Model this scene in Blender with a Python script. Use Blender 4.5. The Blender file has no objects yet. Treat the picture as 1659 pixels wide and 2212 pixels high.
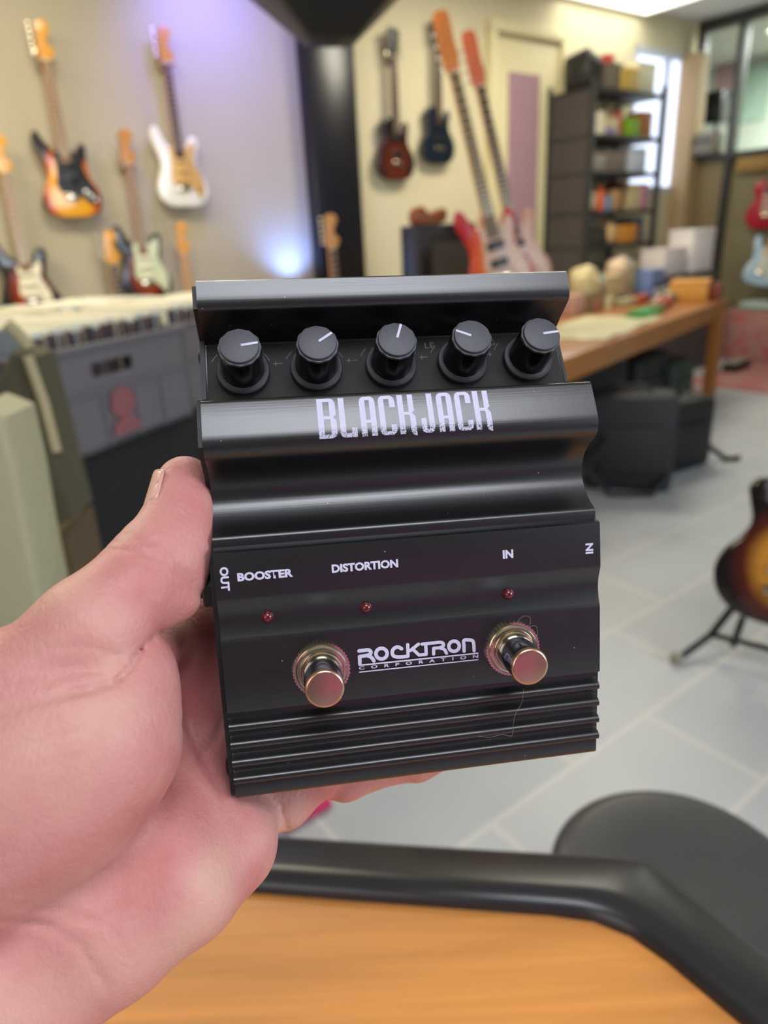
import bpy, bmesh, math, random
import numpy as np
from mathutils import Vector, Matrix
rnd = random.Random(7)
PI = math.pi
scn = bpy.context.scene
col = scn.collection

# ------------------------------------------------------------------ camera
EYE = np.array([0.0, 0.0, 1.30])
PITCH, ROLL, FPX, CX, CY = math.radians(21.5), math.radians(3.0), 1500.0, 829.5, 1106.0
FWD = np.array([0, math.cos(PITCH), -math.sin(PITCH)])
_U0 = np.array([0, math.sin(PITCH), math.cos(PITCH)])
_R0 = np.array([1.0, 0, 0])
RGT = math.cos(ROLL) * _R0 - math.sin(ROLL) * _U0
UPV = math.sin(ROLL) * _R0 + math.cos(ROLL) * _U0
cam_data = bpy.data.cameras.new('camera')
cam = bpy.data.objects.new('camera', cam_data)
col.objects.link(cam)
m = Matrix.Identity(4)
for i in range(3):
    m[i][0], m[i][1], m[i][2], m[i][3] = RGT[i], UPV[i], -FWD[i], EYE[i]
cam.matrix_world = m
cam_data.sensor_fit = 'VERTICAL'
cam_data.sensor_height = 24.0
cam_data.lens = FPX / 2212.0 * 24.0
cam_data.clip_start = 0.02
cam_data.clip_end = 60
cam_data.dof.use_dof = True
cam_data.dof.focus_distance = 0.232
cam_data.dof.aperture_fstop = cam_data.lens / 3.1
scn.camera = cam

# ------------------------------------------------------------------ colour management, world, lights
vs = scn.view_settings
vs.view_transform = 'Standard'
vs.look = 'None'
vs.gamma = 1.0
vs.use_curve_mapping = False
vs.exposure = -0.12
scn.cycles.use_denoising = True
scn.cycles.max_bounces = 6
scn.cycles.sample_clamp_indirect = 6.0
world = bpy.data.worlds.new('world')
scn.world = world
world.use_nodes = True
world.node_tree.nodes['Background'].inputs[0].default_value = (0.92, 0.94, 1.0, 1)
world.node_tree.nodes['Background'].inputs[1].default_value = 0.135


def area(name, loc, target, sx, sy, power, color):
    d = bpy.data.lights.new(name, 'AREA')
    d.shape = 'RECTANGLE'
    d.size, d.size_y, d.energy, d.color = sx, sy, power, color
    o = bpy.data.objects.new(name, d)
    col.objects.link(o)
    o.location = loc
    o.rotation_euler = (Vector(target) - Vector(loc)).to_track_quat('-Z', 'Y').to_euler()
    return o


def spot(name, loc, target, power, color, angle, blend=0.8, radius=0.03):
    d = bpy.data.lights.new(name, 'SPOT')
    d.energy, d.color, d.spot_size, d.spot_blend, d.shadow_soft_size = power, color, math.radians(angle), blend, radius
    o = bpy.data.objects.new(name, d)
    col.objects.link(o)
    o.location = loc
    o.rotation_euler = (Vector(target) - Vector(loc)).to_track_quat('-Z', 'Y').to_euler()
    return o


CEIL = 3.12
# ceiling lamps over the shop floor, the one near the camera, daylight from the shop front behind it
area('ceiling_lamp_light', (0.40, -0.85, CEIL - 0.06), (0.40, -0.85, 0), 1.3, 0.8, 40, (0.88, 0.91, 1.0))
area('ceiling_lamp_light', (-0.9, 3.2, CEIL - 0.06), (-0.9, 3.2, 0), 1.2, 0.6, 50, (1.0, 0.92, 0.74))
area('ceiling_lamp_light', (1.5, 5.0, CEIL - 0.06), (1.5, 5.0, 0), 1.2, 0.6, 60, (1.0, 0.93, 0.76))
area('ceiling_lamp_light', (-2.6, 2.4, CEIL - 0.06), (-2.6, 2.4, 0), 1.2, 0.6, 75, (1.0, 0.90, 0.62))
area('ceiling_lamp_light', (4.75, 8.0, CEIL - 0.06), (4.75, 8.0, 0), 1.2, 0.6, 170, (0.95, 1.0, 0.95))
area('shop_front_daylight', (3.6, -1.2, 1.9), (0.4, 1.6, 0.6), 2.2, 1.8, 115, (0.82, 0.91, 1.0))
area('shop_front_daylight', (-1.2, -1.6, 1.8), (-0.05, 0.2, 1.2), 1.3, 1.2, 13, (1.0, 0.95, 0.95))
# added unseen magenta fill behind and below the camera, tints the pedal's reflections
area('magenta_fill_light', (0.35, -0.75, 1.05), (0.02, 0.2, 1.2), 0.5, 0.4, 0.22, (1.0, 0.12, 0.62))

# ------------------------------------------------------------------ helpers
def lin(h):
    h = h.lstrip('#')
    v = [int(h[i:i + 2], 16) / 255 for i in (0, 2, 4)]
    return tuple((c / 12.92 if c <= 0.04045 else ((c + 0.055) / 1.055) ** 2.4) for c in v) + (1,)


MATS = {}


def mat(name, color='#808080', rough=0.5, metal=0.0, vary=0.06, scale=12.0, coat=0.0, stretch=(1, 1, 1), bump=0.0, spec=0.5, emit=None, trans=0.0):
    if name in MATS:
        return MATS[name]
    c = lin(color) if isinstance(color, str) else color
    mt = bpy.data.materials.new(name)
    mt.use_nodes = True
    nt = mt.node_tree
    b = nt.nodes['Principled BSDF']
    b.inputs['Roughness'].default_value = rough
    b.inputs['Metallic'].default_value = metal
    b.inputs['Specular IOR Level'].default_value = spec
    b.inputs['Coat Weight'].default_value = coat
    b.inputs['Transmission Weight'].default_value = trans
    tc = nt.nodes.new('ShaderNodeTexCoord')
    mp = nt.nodes.new('ShaderNodeMapping')
    mp.inputs['Scale'].default_value = stretch
    nz = nt.nodes.new('ShaderNodeTexNoise')
    nz.inputs['Scale'].default_value = scale
    nz.inputs['Detail'].default_value = 5
    mx = nt.nodes.new('ShaderNodeMixRGB')
    mx.inputs[1].default_value = tuple(max(0, x * (1 - vary)) for x in c[:3]) + (1,)
    mx.inputs[2].default_value = tuple(min(1, x * (1 + vary)) for x in c[:3]) + (1,)
    L = nt.links.new
    L(tc.outputs['Object'], mp.inputs[0])
    L(mp.outputs[0], nz.inputs['Vector'])
    L(nz.outputs['Fac'], mx.inputs[0])
    L(mx.outputs[0], b.inputs['Base Color'])
    if bump:
        bp = nt.nodes.new('ShaderNodeBump')
        bp.inputs['Strength'].default_value = bump
        bp.inputs['Distance'].default_value = 0.001
        L(nz.outputs['Fac'], bp.inputs['Height'])
        L(bp.outputs[0], b.inputs['Normal'])
    if emit:
        b.inputs['Emission Color'].default_value = lin(emit[0])
        b.inputs['Emission Strength'].default_value = emit[1]
    MATS[name] = mt
    return mt


def link(o, parent=None):
    col.objects.link(o)
    if parent is not None:
        o.parent = parent
    return o


def mesh_obj(name, verts, faces, mt, parent=None, smooth=None, mats=None, fmat=None):
    me = bpy.data.meshes.new(name)
    me.from_pydata([tuple(v) for v in verts], [], faces)
    me.update()
    for x in (mats or [mt]):
        me.materials.append(x)
    if fmat is not None:
        me.polygons.foreach_set('material_index', fmat)
    if smooth is not None:
        me.polygons.foreach_set('use_smooth', [True] * len(me.polygons))
        if smooth < 180:
            me.set_sharp_from_angle(angle=math.radians(smooth))
    return link(bpy.data.objects.new(name, me), parent)


class MB:
    """collects shapes into one mesh"""
    def __init__(s):
        s.v, s.f, s.m = [], [], []

    def add(s, verts, faces, mi=0):
        k = len(s.v)
        s.v += [tuple(v) for v in verts]
        s.f += [tuple(i + k for i in f) for f in faces]
        s.m += [mi] * len(faces)
        return s

    def box(s, c, d, rz=0, mi=0, bev=0.0, M=None):
        bm = bmesh.new()
        bmesh.ops.create_cube(bm, size=1)
        bmesh.ops.scale(bm, vec=d, verts=bm.verts)
        if bev:
            bmesh.ops.bevel(bm, geom=bm.edges[:], offset=bev, segments=2, profile=0.5, affect='EDGES')
        T = Matrix.Translation(c) @ Matrix.Rotation(rz, 4, 'Z')
        if M is not None:
            T = M @ T
        bmesh.ops.transform(bm, matrix=T, verts=bm.verts)
        s.bm(bm, mi)
        return s

    def bm(s, bm, mi=0):
        bm.verts.index_update()
        s.add([v.co[:] for v in bm.verts], [[v.index for v in f.verts] for f in bm.faces], mi)
        bm.free()

    def lathe(s, prof, n=24, M=None, mi=0, scallop=None):
        vs_, fs = [], []
        for j, (r, z) in enumerate(prof):
            for i in range(n):
                t = 2 * PI * i / n
                rr = r * (1 + (scallop[j] * math.cos(12 * t) if scallop else 0))
                vs_.append(Vector((rr * math.cos(t), rr * math.sin(t), z)))
        for j in range(len(prof) - 1):
            for i in range(n):
                a, b = j * n + i, j * n + (i + 1) % n
                fs.append((a, b, b + n, a + n))
        fs.append(tuple(range(n))[::-1])
        fs.append(tuple(range((len(prof) - 1) * n, len(prof) * n)))
        if M is not None:
            vs_ = [M @ v for v in vs_]
        return s.add(vs_, fs, mi)

    def tube(s, pts, r, n=8, mi=0):
        P = [Vector(p) for p in pts]
        vs_, fs = [], []
        ref = Vector((0.123, 0.456, 0.882))
        for i, p in enumerate(P):
            d = (P[min(i + 1, len(P) - 1)] - P[max(i - 1, 0)]).normalized()
            a = d.cross(ref).normalized()
            b = d.cross(a)
            rr = r[i] if isinstance(r, (list, tuple)) else r
            for k in range(n):
                t = 2 * PI * k / n
                vs_.append(p + (a * math.cos(t) + b * math.sin(t)) * rr)
        for i in range(len(P) - 1):
            for k in range(n):
                a, b = i * n + k, i * n + (k + 1) % n
                fs.append((a, b, b + n, a + n))
        fs.append(tuple(range(n))[::-1])
        fs.append(tuple(range((len(P) - 1) * n, len(P) * n)))
        return s.add(vs_, fs, mi)

    def prism(s, pts, y0, y1, bev=0.0, mi=0, M=None):
        """outline in x,z extruded along y"""
        bm = bmesh.new()
        vb = [bm.verts.new((x, y1, z)) for x, z in pts]
        f = bm.faces.new(vb)
        r = bmesh.ops.extrude_face_region(bm, geom=[f])
        nv = [g for g in r['geom'] if isinstance(g, bmesh.types.BMVert)]
        for v in nv:
            v.co.y = y0
        bmesh.ops.recalc_face_normals(bm, faces=bm.faces[:])
        if bev:
            ed = [e for e in bm.edges if abs(e.verts[0].co.y - e.verts[1].co.y) < 1e-6]
            bmesh.ops.bevel(bm, geom=ed, offset=bev, segments=3, profile=0.5, affect='EDGES')
        if M is not None:
            bmesh.ops.transform(bm, matrix=M, verts=bm.verts)
        s.bm(bm, mi)
        return s

    def build(s, name, mt, parent=None, smooth=35, mats=None):
        return mesh_obj(name, s.v, s.f, mt, parent, smooth, mats, s.m if mats else None)


def tag(o, label, cat, group=None, kind=None):
    o['label'] = label
    o['category'] = cat
    if group:
        o['group'] = group
    if kind:
        o['kind'] = kind
    return o


def empty(name, M, label, cat, group=None):
    o = bpy.data.objects.new(name, None)
    o.empty_display_size = 0.05
    col.objects.link(o)
    o.matrix_world = M
    return tag(o, label, cat, group)


def structure(o):
    o['kind'] = 'structure'
    return o


def place(x, y, z=0.0, rz=0.0):
    return Matrix.Translation((x, y, z)) @ Matrix.Rotation(rz, 4, 'Z')


def ray(px, py):
    return FWD + (px - CX) / FPX * RGT - (py - CY) / FPX * UPV


def at_z(px, py, z):
    d = ray(px, py)
    return Vector(EYE + d * (z - EYE[2]) / d[2])


def at_y(px, py, y):
    d = ray(px, py)
    return Vector(EYE + d * y / d[1])


A36 = math.radians(36)
E1 = np.array([math.cos(A36), math.sin(A36), 0])       # along the back wall, to the right and away
NW = np.array([-math.sin(A36), math.cos(A36), 0])      # into the back wall
WD = 4.60


def at_wall(px, py, d):
    r = ray(px, py)
    return Vector(EYE + r * (d - NW @ EYE) / (NW @ r))


def wall_pt(u, d, z):
    return Vector(E1 * u + NW * d + np.array([0, 0, z]))


def spline(pts, n=6, closed=True):
    out = []
    N = len(pts)
    for i in range(N if closed else N - 1):
        p = [pts[(i + k) % N] if closed else pts[min(max(i + k, 0), N - 1)] for k in (-1, 0, 1, 2)]
        for j in range(n):
            t = j / n
            out.append(tuple(0.5 * ((2 * b) + (-a + c) * t + (2 * a - 5 * b + 4 * c - d) * t * t + (-a + 3 * b - 3 * c + d) * t ** 3) for a, b, c, d in zip(*p)))
    if not closed:
        out.append(tuple(pts[-1]))
    return out


# ------------------------------------------------------------------ room shell
grey_wall = mat('grey_wall_paint', '#b0a68e', 0.85, vary=0.02, scale=3)
cream_wall = mat('cream_wall_paint', '#d6cba8', 0.85, vary=0.02, scale=3)
ceil_m = mat('ceiling_paint', '#c9c5bc', 0.9, vary=0.02)


def wall_slab(name, u0, u1, z0, z1, mt, d=WD, th=0.1):
    b = MB().box(((u0 + u1) / 2, th / 2, (z0 + z1) / 2), (u1 - u0, th, z1 - z0))
    o = b.build(name, mt, smooth=None)
    o.matrix_world = Matrix.Translation(wall_pt(0, d, 0)) @ Matrix.Rotation(A36, 4, 'Z')
    return structure(o)


wall_slab('wall_left', -6.0, 3.02, 0, CEIL, grey_wall)
W0, W1, WZ0, WZ1 = 6.50, 7.42, 1.60, 2.86
# cream wall with the daylight window's opening left free
fr = MB()
for (u0, u1, z0, z1) in ((3.02, W0, 0, CEIL), (W0, W1, 0, WZ0), (W0, W1, WZ1, CEIL), (W1, 7.60, 0, CEIL)):
    fr.box(((u0 + u1) / 2, 0.05, (z0 + z1) / 2), (u1 - u0, 0.1, z1 - z0))
wb = structure(fr.build('wall_back', cream_wall, smooth=None))
wb.matrix_world = Matrix.Translation(wall_pt(0, WD, 0)) @ Matrix.Rotation(A36, 4, 'Z')
# ceiling
cl = structure(MB().box((1.5, 5.0, CEIL + 0.05), (22, 22, 0.1)).build('ceiling', ceil_m, smooth=None))
# floor tiles: long grey tiles laid in brick bond along the room axis
ft = bpy.data.materials.new('floor_tile')
ft.use_nodes = True
nt = ft.node_tree
bs = nt.nodes['Principled BSDF']
bs.inputs['Roughness'].default_value = 0.42
tc = nt.nodes.new('ShaderNodeTexCoord')
mp = nt.nodes.new('ShaderNodeMapping')
mp.inputs['Rotation'].default_value = (0, 0, -A36)
mp.inputs['Location'].default_value = (0.02, 0.118, 0)
br = nt.nodes.new('ShaderNodeTexBrick')
br.inputs['Scale'].default_value = 1.0
br.inputs['Brick Width'].default_value = 0.62
br.inputs['Row Height'].default_value = 0.335
br.inputs['Mortar Size'].default_value = 0.009
br.inputs['Mortar Smooth'].default_value = 0.3
br.inputs['Color1'].default_value = lin('#b2b6ba')
br.inputs['Color2'].default_value = lin('#bcbec0')
br.inputs['Mortar'].default_value = lin('#c9c8c4')
nz = nt.nodes.new('ShaderNodeTexNoise')
nz.inputs['Scale'].default_value = 2.5
mx = nt.nodes.new('ShaderNodeMixRGB')
mx.blend_type = 'OVERLAY'
mx.inputs[0].default_value = 0.18
nt.links.new(tc.outputs['Object'], mp.inputs[0])
nt.links.new(mp.outputs[0], br.inputs['Vector'])
nt.links.new(tc.outputs['Object'], nz.inputs['Vector'])
nt.links.new(br.outputs['Color'], mx.inputs[1])
nt.links.new(nz.outputs['Fac'], mx.inputs[2])
nt.links.new(mx.outputs[0], bs.inputs['Base Color'])
structure(MB().box((1.5, 5.0, -0.05), (22, 22, 0.1)).build('floor', ft, smooth=None))
# black pillar at the join of the two wall colours
black_gloss = mat('black_pillar_paint', '#17161a', 0.28, vary=0.1)
pl = MB()
pl.box((0, 0, CEIL / 2), (0.40, 0.12, CEIL), bev=0.012)
o = structure(pl.build('pillar', black_gloss))
o.matrix_world = Matrix.Translation(wall_pt(3.02, 4.555, 0)) @ Matrix.Rotation(A36, 4, 'Z')

# ------------------------------------------------------------------ the effects pedal, in its own frame (mm)
PU = np.array([0.98703722, -0.07407505, 0.14237422])
PE1 = np.array([0.07331626, 0.99725267, 0.01057543])
PE2 = np.array([-0.14276645, 0.0, 0.98975641])
PT = -0.023298290
CAMB = np.array([RGT, -UPV, FWD])                       # rows: camera x right, y down, z forward


def cam_to_world(p):
    return EYE + np.asarray(p) @ CAMB


# local: X along the width, Y up the face, Z out of the face, origin at bottom left of the back
o_cam = PT * PU + 0.09615 * PE1 + 0.250 * PE2
PM = Matrix.Identity(4)
for i in range(3):
    PM[i][0] = float((PU @ CAMB)[i])
    PM[i][1] = float((-PE1 @ CAMB)[i])
    PM[i][2] = float((-PE2 @ CAMB)[i])
    PM[i][3] = float(cam_to_world(o_cam)[i])
pedal = empty('effects_pedal', PM, 'black aluminium guitar effects pedal with five knobs held in the hand', 'effects pedal')
S = 0.001
Y0, Z0 = 96.15, 250.0


def loc(X, a, b):
    return (X * S, (Y0 - a) * S, (Z0 - b) * S)


def metal_black(name, color, rough, spec=0.6, brush=0.25):
    mt = bpy.data.materials.new(name)
    mt.use_nodes = True
    nt = mt.node_tree
    b = nt.nodes['Principled BSDF']
    b.inputs['Base Color'].default_value = lin(color)
    b.inputs['Roughness'].default_value = rough
    b.inputs['Specular IOR Level'].default_value = spec
    tc = nt.nodes.new('ShaderNodeTexCoord')
    mp = nt.nodes.new('ShaderNodeMapping')
    mp.inputs['Scale'].default_value = (25, 1800, 1800)
    n1 = nt.nodes.new('ShaderNodeTexNoise')
    n1.inputs['Scale'].default_value = 1.0
    n1.inputs['Detail'].default_value = 3
    bp = nt.nodes.new('ShaderNodeBump')
    bp.inputs['Strength'].default_value = brush
    bp.inputs['Distance'].default_value = 0.0001
    # pale dust specks and rub marks
    n2 = nt.nodes.new('ShaderNodeTexVoronoi')
    n2.inputs['Scale'].default_value = 260
    r2 = nt.nodes.new('ShaderNodeValToRGB')
    r2.color_ramp.elements[0].position = 0.045
    r2.color_ramp.elements[0].color = (1, 1, 1, 1)
    r2.color_ramp.elements[1].position = 0.075
    r2.color_ramp.elements[1].color = (0, 0, 0, 1)
    n3 = nt.nodes.new('ShaderNodeTexNoise')
    n3.inputs['Scale'].default_value = 190
    n3.inputs['Detail'].default_value = 4
    r3 = nt.nodes.new('ShaderNodeValToRGB')
    r3.color_ramp.elements[0].position = 0.56
    r3.color_ramp.elements[1].position = 0.62
    mul = nt.nodes.new('ShaderNodeMath')
    mul.operation = 'MULTIPLY'
    mx = nt.nodes.new('ShaderNodeMixRGB')
    mx.inputs[1].default_value = lin(color)
    mx.inputs[2].default_value = lin('#8a858a')
    L = nt.links.new
    L(tc.outputs['Object'], mp.inputs[0])
    L(mp.outputs[0], n1.inputs['Vector'])
    L(n1.outputs['Fac'], bp.inputs['Height'])
    L(bp.outputs[0], b.inputs['Normal'])
    L(tc.outputs['Object'], n2.inputs['Vector'])
    L(n2.outputs['Distance'], r2.inputs[0])
    L(tc.outputs['Object'], n3.inputs['Vector'])
    L(n3.outputs['Fac'], r3.inputs[0])
    L(r2.outputs[0], mul.inputs[0])
    L(r3.outputs[0], mul.inputs[1])
    L(mul.outputs[0], mx.inputs[0])
    L(mx.outputs[0], b.inputs['Base Color'])
    MATS[name] = mt
    return mt


anod = metal_black('black_anodised_metal', '#0a090b', 0.32, 0.95)
plate_m = mat('black_plate', '#121113', 0.5, vary=0.1, scale=200)
knob_m = mat('black_knob_plastic', '#2c2c31', 0.5, vary=0.3, scale=3500, bump=0.12)
knob_side = mat('black_knob_gloss', '#08080a', 0.22, vary=0.1, scale=300)
white_print = mat('white_print', '#c6c2da', 0.55, vary=0.04, scale=400)
grey_print = mat('faded_print', '#6f696a', 0.6, vary=0.2, scale=500)
chrome = mat('chrome', '#dccfb4', 0.16, 1.0, vary=0.06, scale=150)
chrome_cap = mat('brushed_nickel_cap', '#d6ab92', 0.26, 1.0, vary=0.08, scale=500)  # warm tint puts the hand's reflection into the cap colour
chrome_dark = mat('plunger_steel', '#8f8c90', 0.12, 1.0, vary=0.06, scale=150)
led_m = mat('dark_red_lens', '#5c0c14', 0.15, vary=0.15, scale=600, coat=0.6)

prof = [(-79.2, 239.2), (-79.1, 238.3), (-78.5, 237.55), (-74.5, 236.75), (-72.2, 236.3), (-70.6, 236.35), (-69.3, 236.75), (-68.4, 237.8),
        (-66.0, 242.8), (-63.4, 248.6), (-61.9, 252.2), (-61.2, 253.1), (-60.2, 253.0), (-50, 249.35), (-39.2, 245.6), (-38.2, 244.6), (-37.5, 238),
        (-37.0, 226.6), (-36.85, 225.4), (-36.4, 224.6), (-35.6, 224.2), (-30, 222.5), (-25.6, 221.2), (-24.2, 220.85), (-22.6, 220.75), (-21.2, 221.05), (-19.8, 221.75),
        (-18.6, 222.8), (-17.6, 224.4), (-16.6, 227.2), (-15.2, 230.4), (-13.4, 233.0), (-11, 235.0), (-9.0, 236.2), (-7.0, 236.9), (-5.0, 236.9), (-3.0, 236.4), (-0.6, 235.2),
        (1.6, 233.8), (3.6, 232.1), (5.2, 230.2), (6.2, 228.8), (6.9, 228.15), (7.7, 227.95), (9.2, 228.3), (9.9, 228.4), (10.6, 227.0), (11.35, 225.5), (11.6, 225.2), (12.1, 225.2),
        (19, 226.0), (26.3, 226.9), (27.2, 227.2), (28.8, 228.1), (30.6, 229.1), (32.4, 229.8), (34, 230.15), (36, 230.3), (38, 230.15), (39.6, 229.9), (40.8, 229.65), (41.4, 229.72),
        (52, 231.4), (64.4, 233.4), (64.8, 233.6), (65.0, 234.2), (65.3, 236.9)]
for k, t in ((69.3, 234.65), (75.6, 235.75), (82.0, 236.8), (88.2, 237.8)):
    v = t + 2.45
    prof += [(k - 3.0, v - 0.1), (k - 1.9, v), (k - 1.2, v - 0.5), (k - 0.4, t + 0.55), (k + 0.1, t + 0.08), (k + 0.6, t - 0.15), (k + 1.2, t - 0.1), (k + 1.8, t + 0.12), (k + 2.1, t + 0.5), (k + 2.3, v + 0.2)]
prof += [(91.6, 240.5), (95.2, 241.25), (96.0, 241.7), (96.5, 242.6), (96.9, 244), (97.0, 262.0), (-79.0, 271.5)]


def extrude_profile(pr, X0, X1):
    n = len(pr)
    vs_ = [loc(X0, a, b) for a, b in pr] + [loc(X1, a, b) for a, b in pr]
    fs = [(i, (i + 1) % n, (i + 1) % n + n, i + n) for i in range(n)]
    return vs_, fs + [tuple(range(n))[::-1], tuple(range(n, 2 * n))]


def fix_normals(o):
    bm = bmesh.new()
    bm.from_mesh(o.data)
    bmesh.ops.recalc_face_normals(bm, faces=bm.faces[:])
    bm.to_mesh(o.data)
    bm.free()


v_, f_ = extrude_profile(prof, 0.0, 130.0)
o = mesh_obj('housing', v_, f_, anod, pedal, 32)
fix_normals(o)
o.data.set_sharp_from_angle(angle=math.radians(38))
plate_prof = [(-78.0, 240.5), (-70, 239.5), (-62.5, 252.2), (-40.5, 244.6), (-37.8, 229.0), (-34, 227.0), (-22, 223.8), (-17.6, 227.8), (-12, 236.5), (-7, 239.2), (-2, 238.8), (5, 234),
              (9, 230.6), (25, 229.5), (31, 231.8), (41, 232.2), (65, 236.2), (95, 242.6), (96.3, 244), (96.3, 262.3), (-78.3, 271.2)]
for X0, X1 in ((-1.7, -0.02), (130.02, 131.2)):
    pp = plate_prof if X0 < 0 else [(a, b + 1.2) for a, b in plate_prof]
    v_, f_ = extrude_profile(pp, X0, X1)
    fix_normals(mesh_obj('end_plate', v_, f_, plate_m, pedal, 30))


def frame_on(X, a, b, nrm):
    """matrix whose Z is the (a,b) normal given, X stays the pedal's X"""
    z = Vector((0, -nrm[0], -nrm[1])).normalized()
    x = Vector((1, 0, 0))
    y = z.cross(x)
    M = Matrix.Identity(4)
    for i in range(3):
        M[i][0], M[i][1], M[i][2] = x[i], y[i], z[i]
    return Matrix.Translation(loc(X, a, b)) @ M


PD, PN = np.array([0.9453, -0.3262]), (-0.3262, -0.9453)
knob_x = [(12.9, 8, 12.6), (38.55, 34, 12.5), (65.4, 70, 12.5), (91.9, 156, 12.5), (116.8, 6, 12.6)]
for X, ang, s in knob_x:
    c = np.array([-61.52, 253.25]) + PD * s
    K = Matrix.Scale(S, 4)
    k = MB().lathe([(8.6, 0.0), (8.8, 0.9), (9.15, 1.5), (9.2, 2.4), (8.9, 2.75), (7.5, 2.9), (7.3, 3.1)], 40, K)
    kn = k.build('knob', knob_m, pedal, 40)
    kn.matrix_local = frame_on(X, c[0], c[1] - 0.05, PN)
    body = MB().lathe([(7.35, 2.9), (7.3, 4.5), (6.95, 15.6), (6.95, 16.4), (6.8, 16.8), (6.55, 17.0)], 72, K, scallop=[0.004, 0.010, 0.012, 0.018, 0.018, 0.006])
    body.build('knob_skirt', knob_side, kn, 40)
    MB().lathe([(7.0, 16.2), (7.05, 16.7), (6.9, 17.0), (6.5, 17.05)], 72, K, scallop=[.014, .018, .016, 0]).build('knob_rim', mat('worn_knob_rim', '#47474d', 0.5, vary=.3, scale=900), kn, 40)
    cap = MB().lathe([(6.5, 16.9), (6.45, 17.6), (6.25, 18.0), (5.9, 18.12), (0.4, 18.16)], 40, K)
    cap.build('knob_cap', mat('knob_cap_grit', '#45454c', 0.45, vary=.45, scale=2600, bump=.15), kn, 40)
    pt = MB().box((3.35, 0, 18.17), (5.6, 0.85, 0.12), bev=0.03)
    ptr = pt.build('pointer', white_print, kn)
    ptr.matrix_local = Matrix.Scale(S, 4) @ Matrix.Rotation(math.radians(ang), 4, 'Z')

for X in (15.5, 48.0, 97.3):
    b = MB()
    bm = bmesh.new()
    bmesh.ops.create_uvsphere(bm, u_segments=20, v_segments=12, radius=2.0 * S)
    b.bm(bm)
    b.build('indicator_light', led_m, pedal, 180).location = loc(X, 33.7, 230.35)

FD = np.array([64.72 - 41.13, 233.48 - 229.73])
FD = FD / np.linalg.norm(FD)
FN = (FD[1], -FD[0])
for X, s, h in ((31.75, 11.9, 17.2), (97.7, 11.7, 18.0)):
    c = np.array([41.13, 229.73]) + FD * s
    K = Matrix.Scale(S, 4)
    sw = bpy.data.objects.new('footswitch', None)
    col.objects.link(sw)
    sw.parent = pedal
    sw.empty_display_size = 0.01
    sw.matrix_local = frame_on(X, c[0], c[1], FN)
    # serrated lock washer
    w = MB()
    n = 96
    ring = []
    for z in (0.05, 1.3):
        for i in range(n):
            r = 9.7 if i % 2 else 9.25
            ring.append((r * math.cos(2 * PI * i / n) * S, r * math.sin(2 * PI * i / n) * S, z * S))
    w.add(ring, [(i, (i + 1) % n, (i + 1) % n + n, i + n) for i in range(n)] + [tuple(range(n, 2 * n))])
    w.build('lock_washer', chrome, sw, 20)
    MB().lathe([(8.6, 1.2), (8.55, 2.0), (8.1, 2.6), (7.4, 2.7), (7.2, 2.2), (6.9, 2.2), (6.85, 3.4), (6.5, 3.9), (6.2, 3.9)], 48, K).build('ring_nut', chrome, sw, 30)
    MB().lathe([(6.2, 3.0), (6.2, h - 0.9), (6.1, h - 0.6)], 40, K).build('plunger', chrome_dark, sw, 30)
    MB().lathe([(6.25, h - 1.6), (6.25, h - 0.8), (6.0, h - 0.3), (5.6, h - 0.05), (5.3, h), (0.3, h + 0.05)], 48, K).build('plunger_cap', chrome_cap, sw, 50)

# jack nut, its sleeve and the plate screws on the left end
ROTL = Matrix.Rotation(-PI / 2, 4, 'Y')
for nm, a, b, pr, n in (('output_jack', 22.5, 243.0, [(8.5, 0), (8.5, 3.2), (7.6, 3.8), (5.2, 3.8), (5.2, 5.6), (4.6, 6.0)], 6),
                        ('plate_screw', -15.2, 246, [(3.4, 0), (3.3, 0.9), (2.4, 1.7), (0.5, 1.9)], 16),
                        ('plate_screw', 88.0, 251.5, [(3.4, 0), (3.3, 0.9), (2.4, 1.7), (0.5, 1.9)], 16),
                        ('plate_screw', -58.8, 262, [(3.2, 0), (3.1, 0.9), (2.2, 1.6), (0.5, 1.8)], 16)):
    o = MB().lathe(pr, n, Matrix.Scale(S, 4)).build(nm, mat('black_hardware', '#0d0d0f', 0.4, vary=0.1, scale=300), pedal, 30)
    o.matrix_local = Matrix.Translation(loc(-1.7, a, b)) @ ROTL

# -- lettering
def flat_letters(polys, fn, name, mt, parent):
    """polys in sheet coordinates, cut into fine strips, carried onto the surface by fn"""
    bm = bmesh.new()
    for i, p in enumerate(polys):
        try:
            bm.faces.new([bm.verts.new((x, y, i * 1.2e-6)) for x, y in p])
        except ValueError:
            pass
    ys = [v.co.y for v in bm.verts]
    y0, y1 = min(ys), max(ys)
    for k in range(1, 24):
        bmesh.ops.bisect_plane(bm, geom=bm.verts[:] + bm.edges[:] + bm.faces[:], plane_co=(0, y0 + (y1 - y0) * k / 24, 0), plane_no=(0, 1, 0))
    for v in bm.verts:
        v.co = fn(v.co.x, v.co.y) + Vector((0, 0, v.co.z))
    bm.normal_update()
    bmesh.ops.reverse_faces(bm, faces=[f for f in bm.faces if f.normal.z < 0])
    me = bpy.data.meshes.new(name)
    bm.to_mesh(me)
    bm.free()
    me.materials.append(mt)
    return link(bpy.data.objects.new(name, me), parent)


arc = [p for p in prof if -37.0 <= p[0] <= -15.0 and p[1] < 232]
arc = [(-36.4, 224.6)] + [p for p in arc if p[0] > -36.3]


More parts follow.
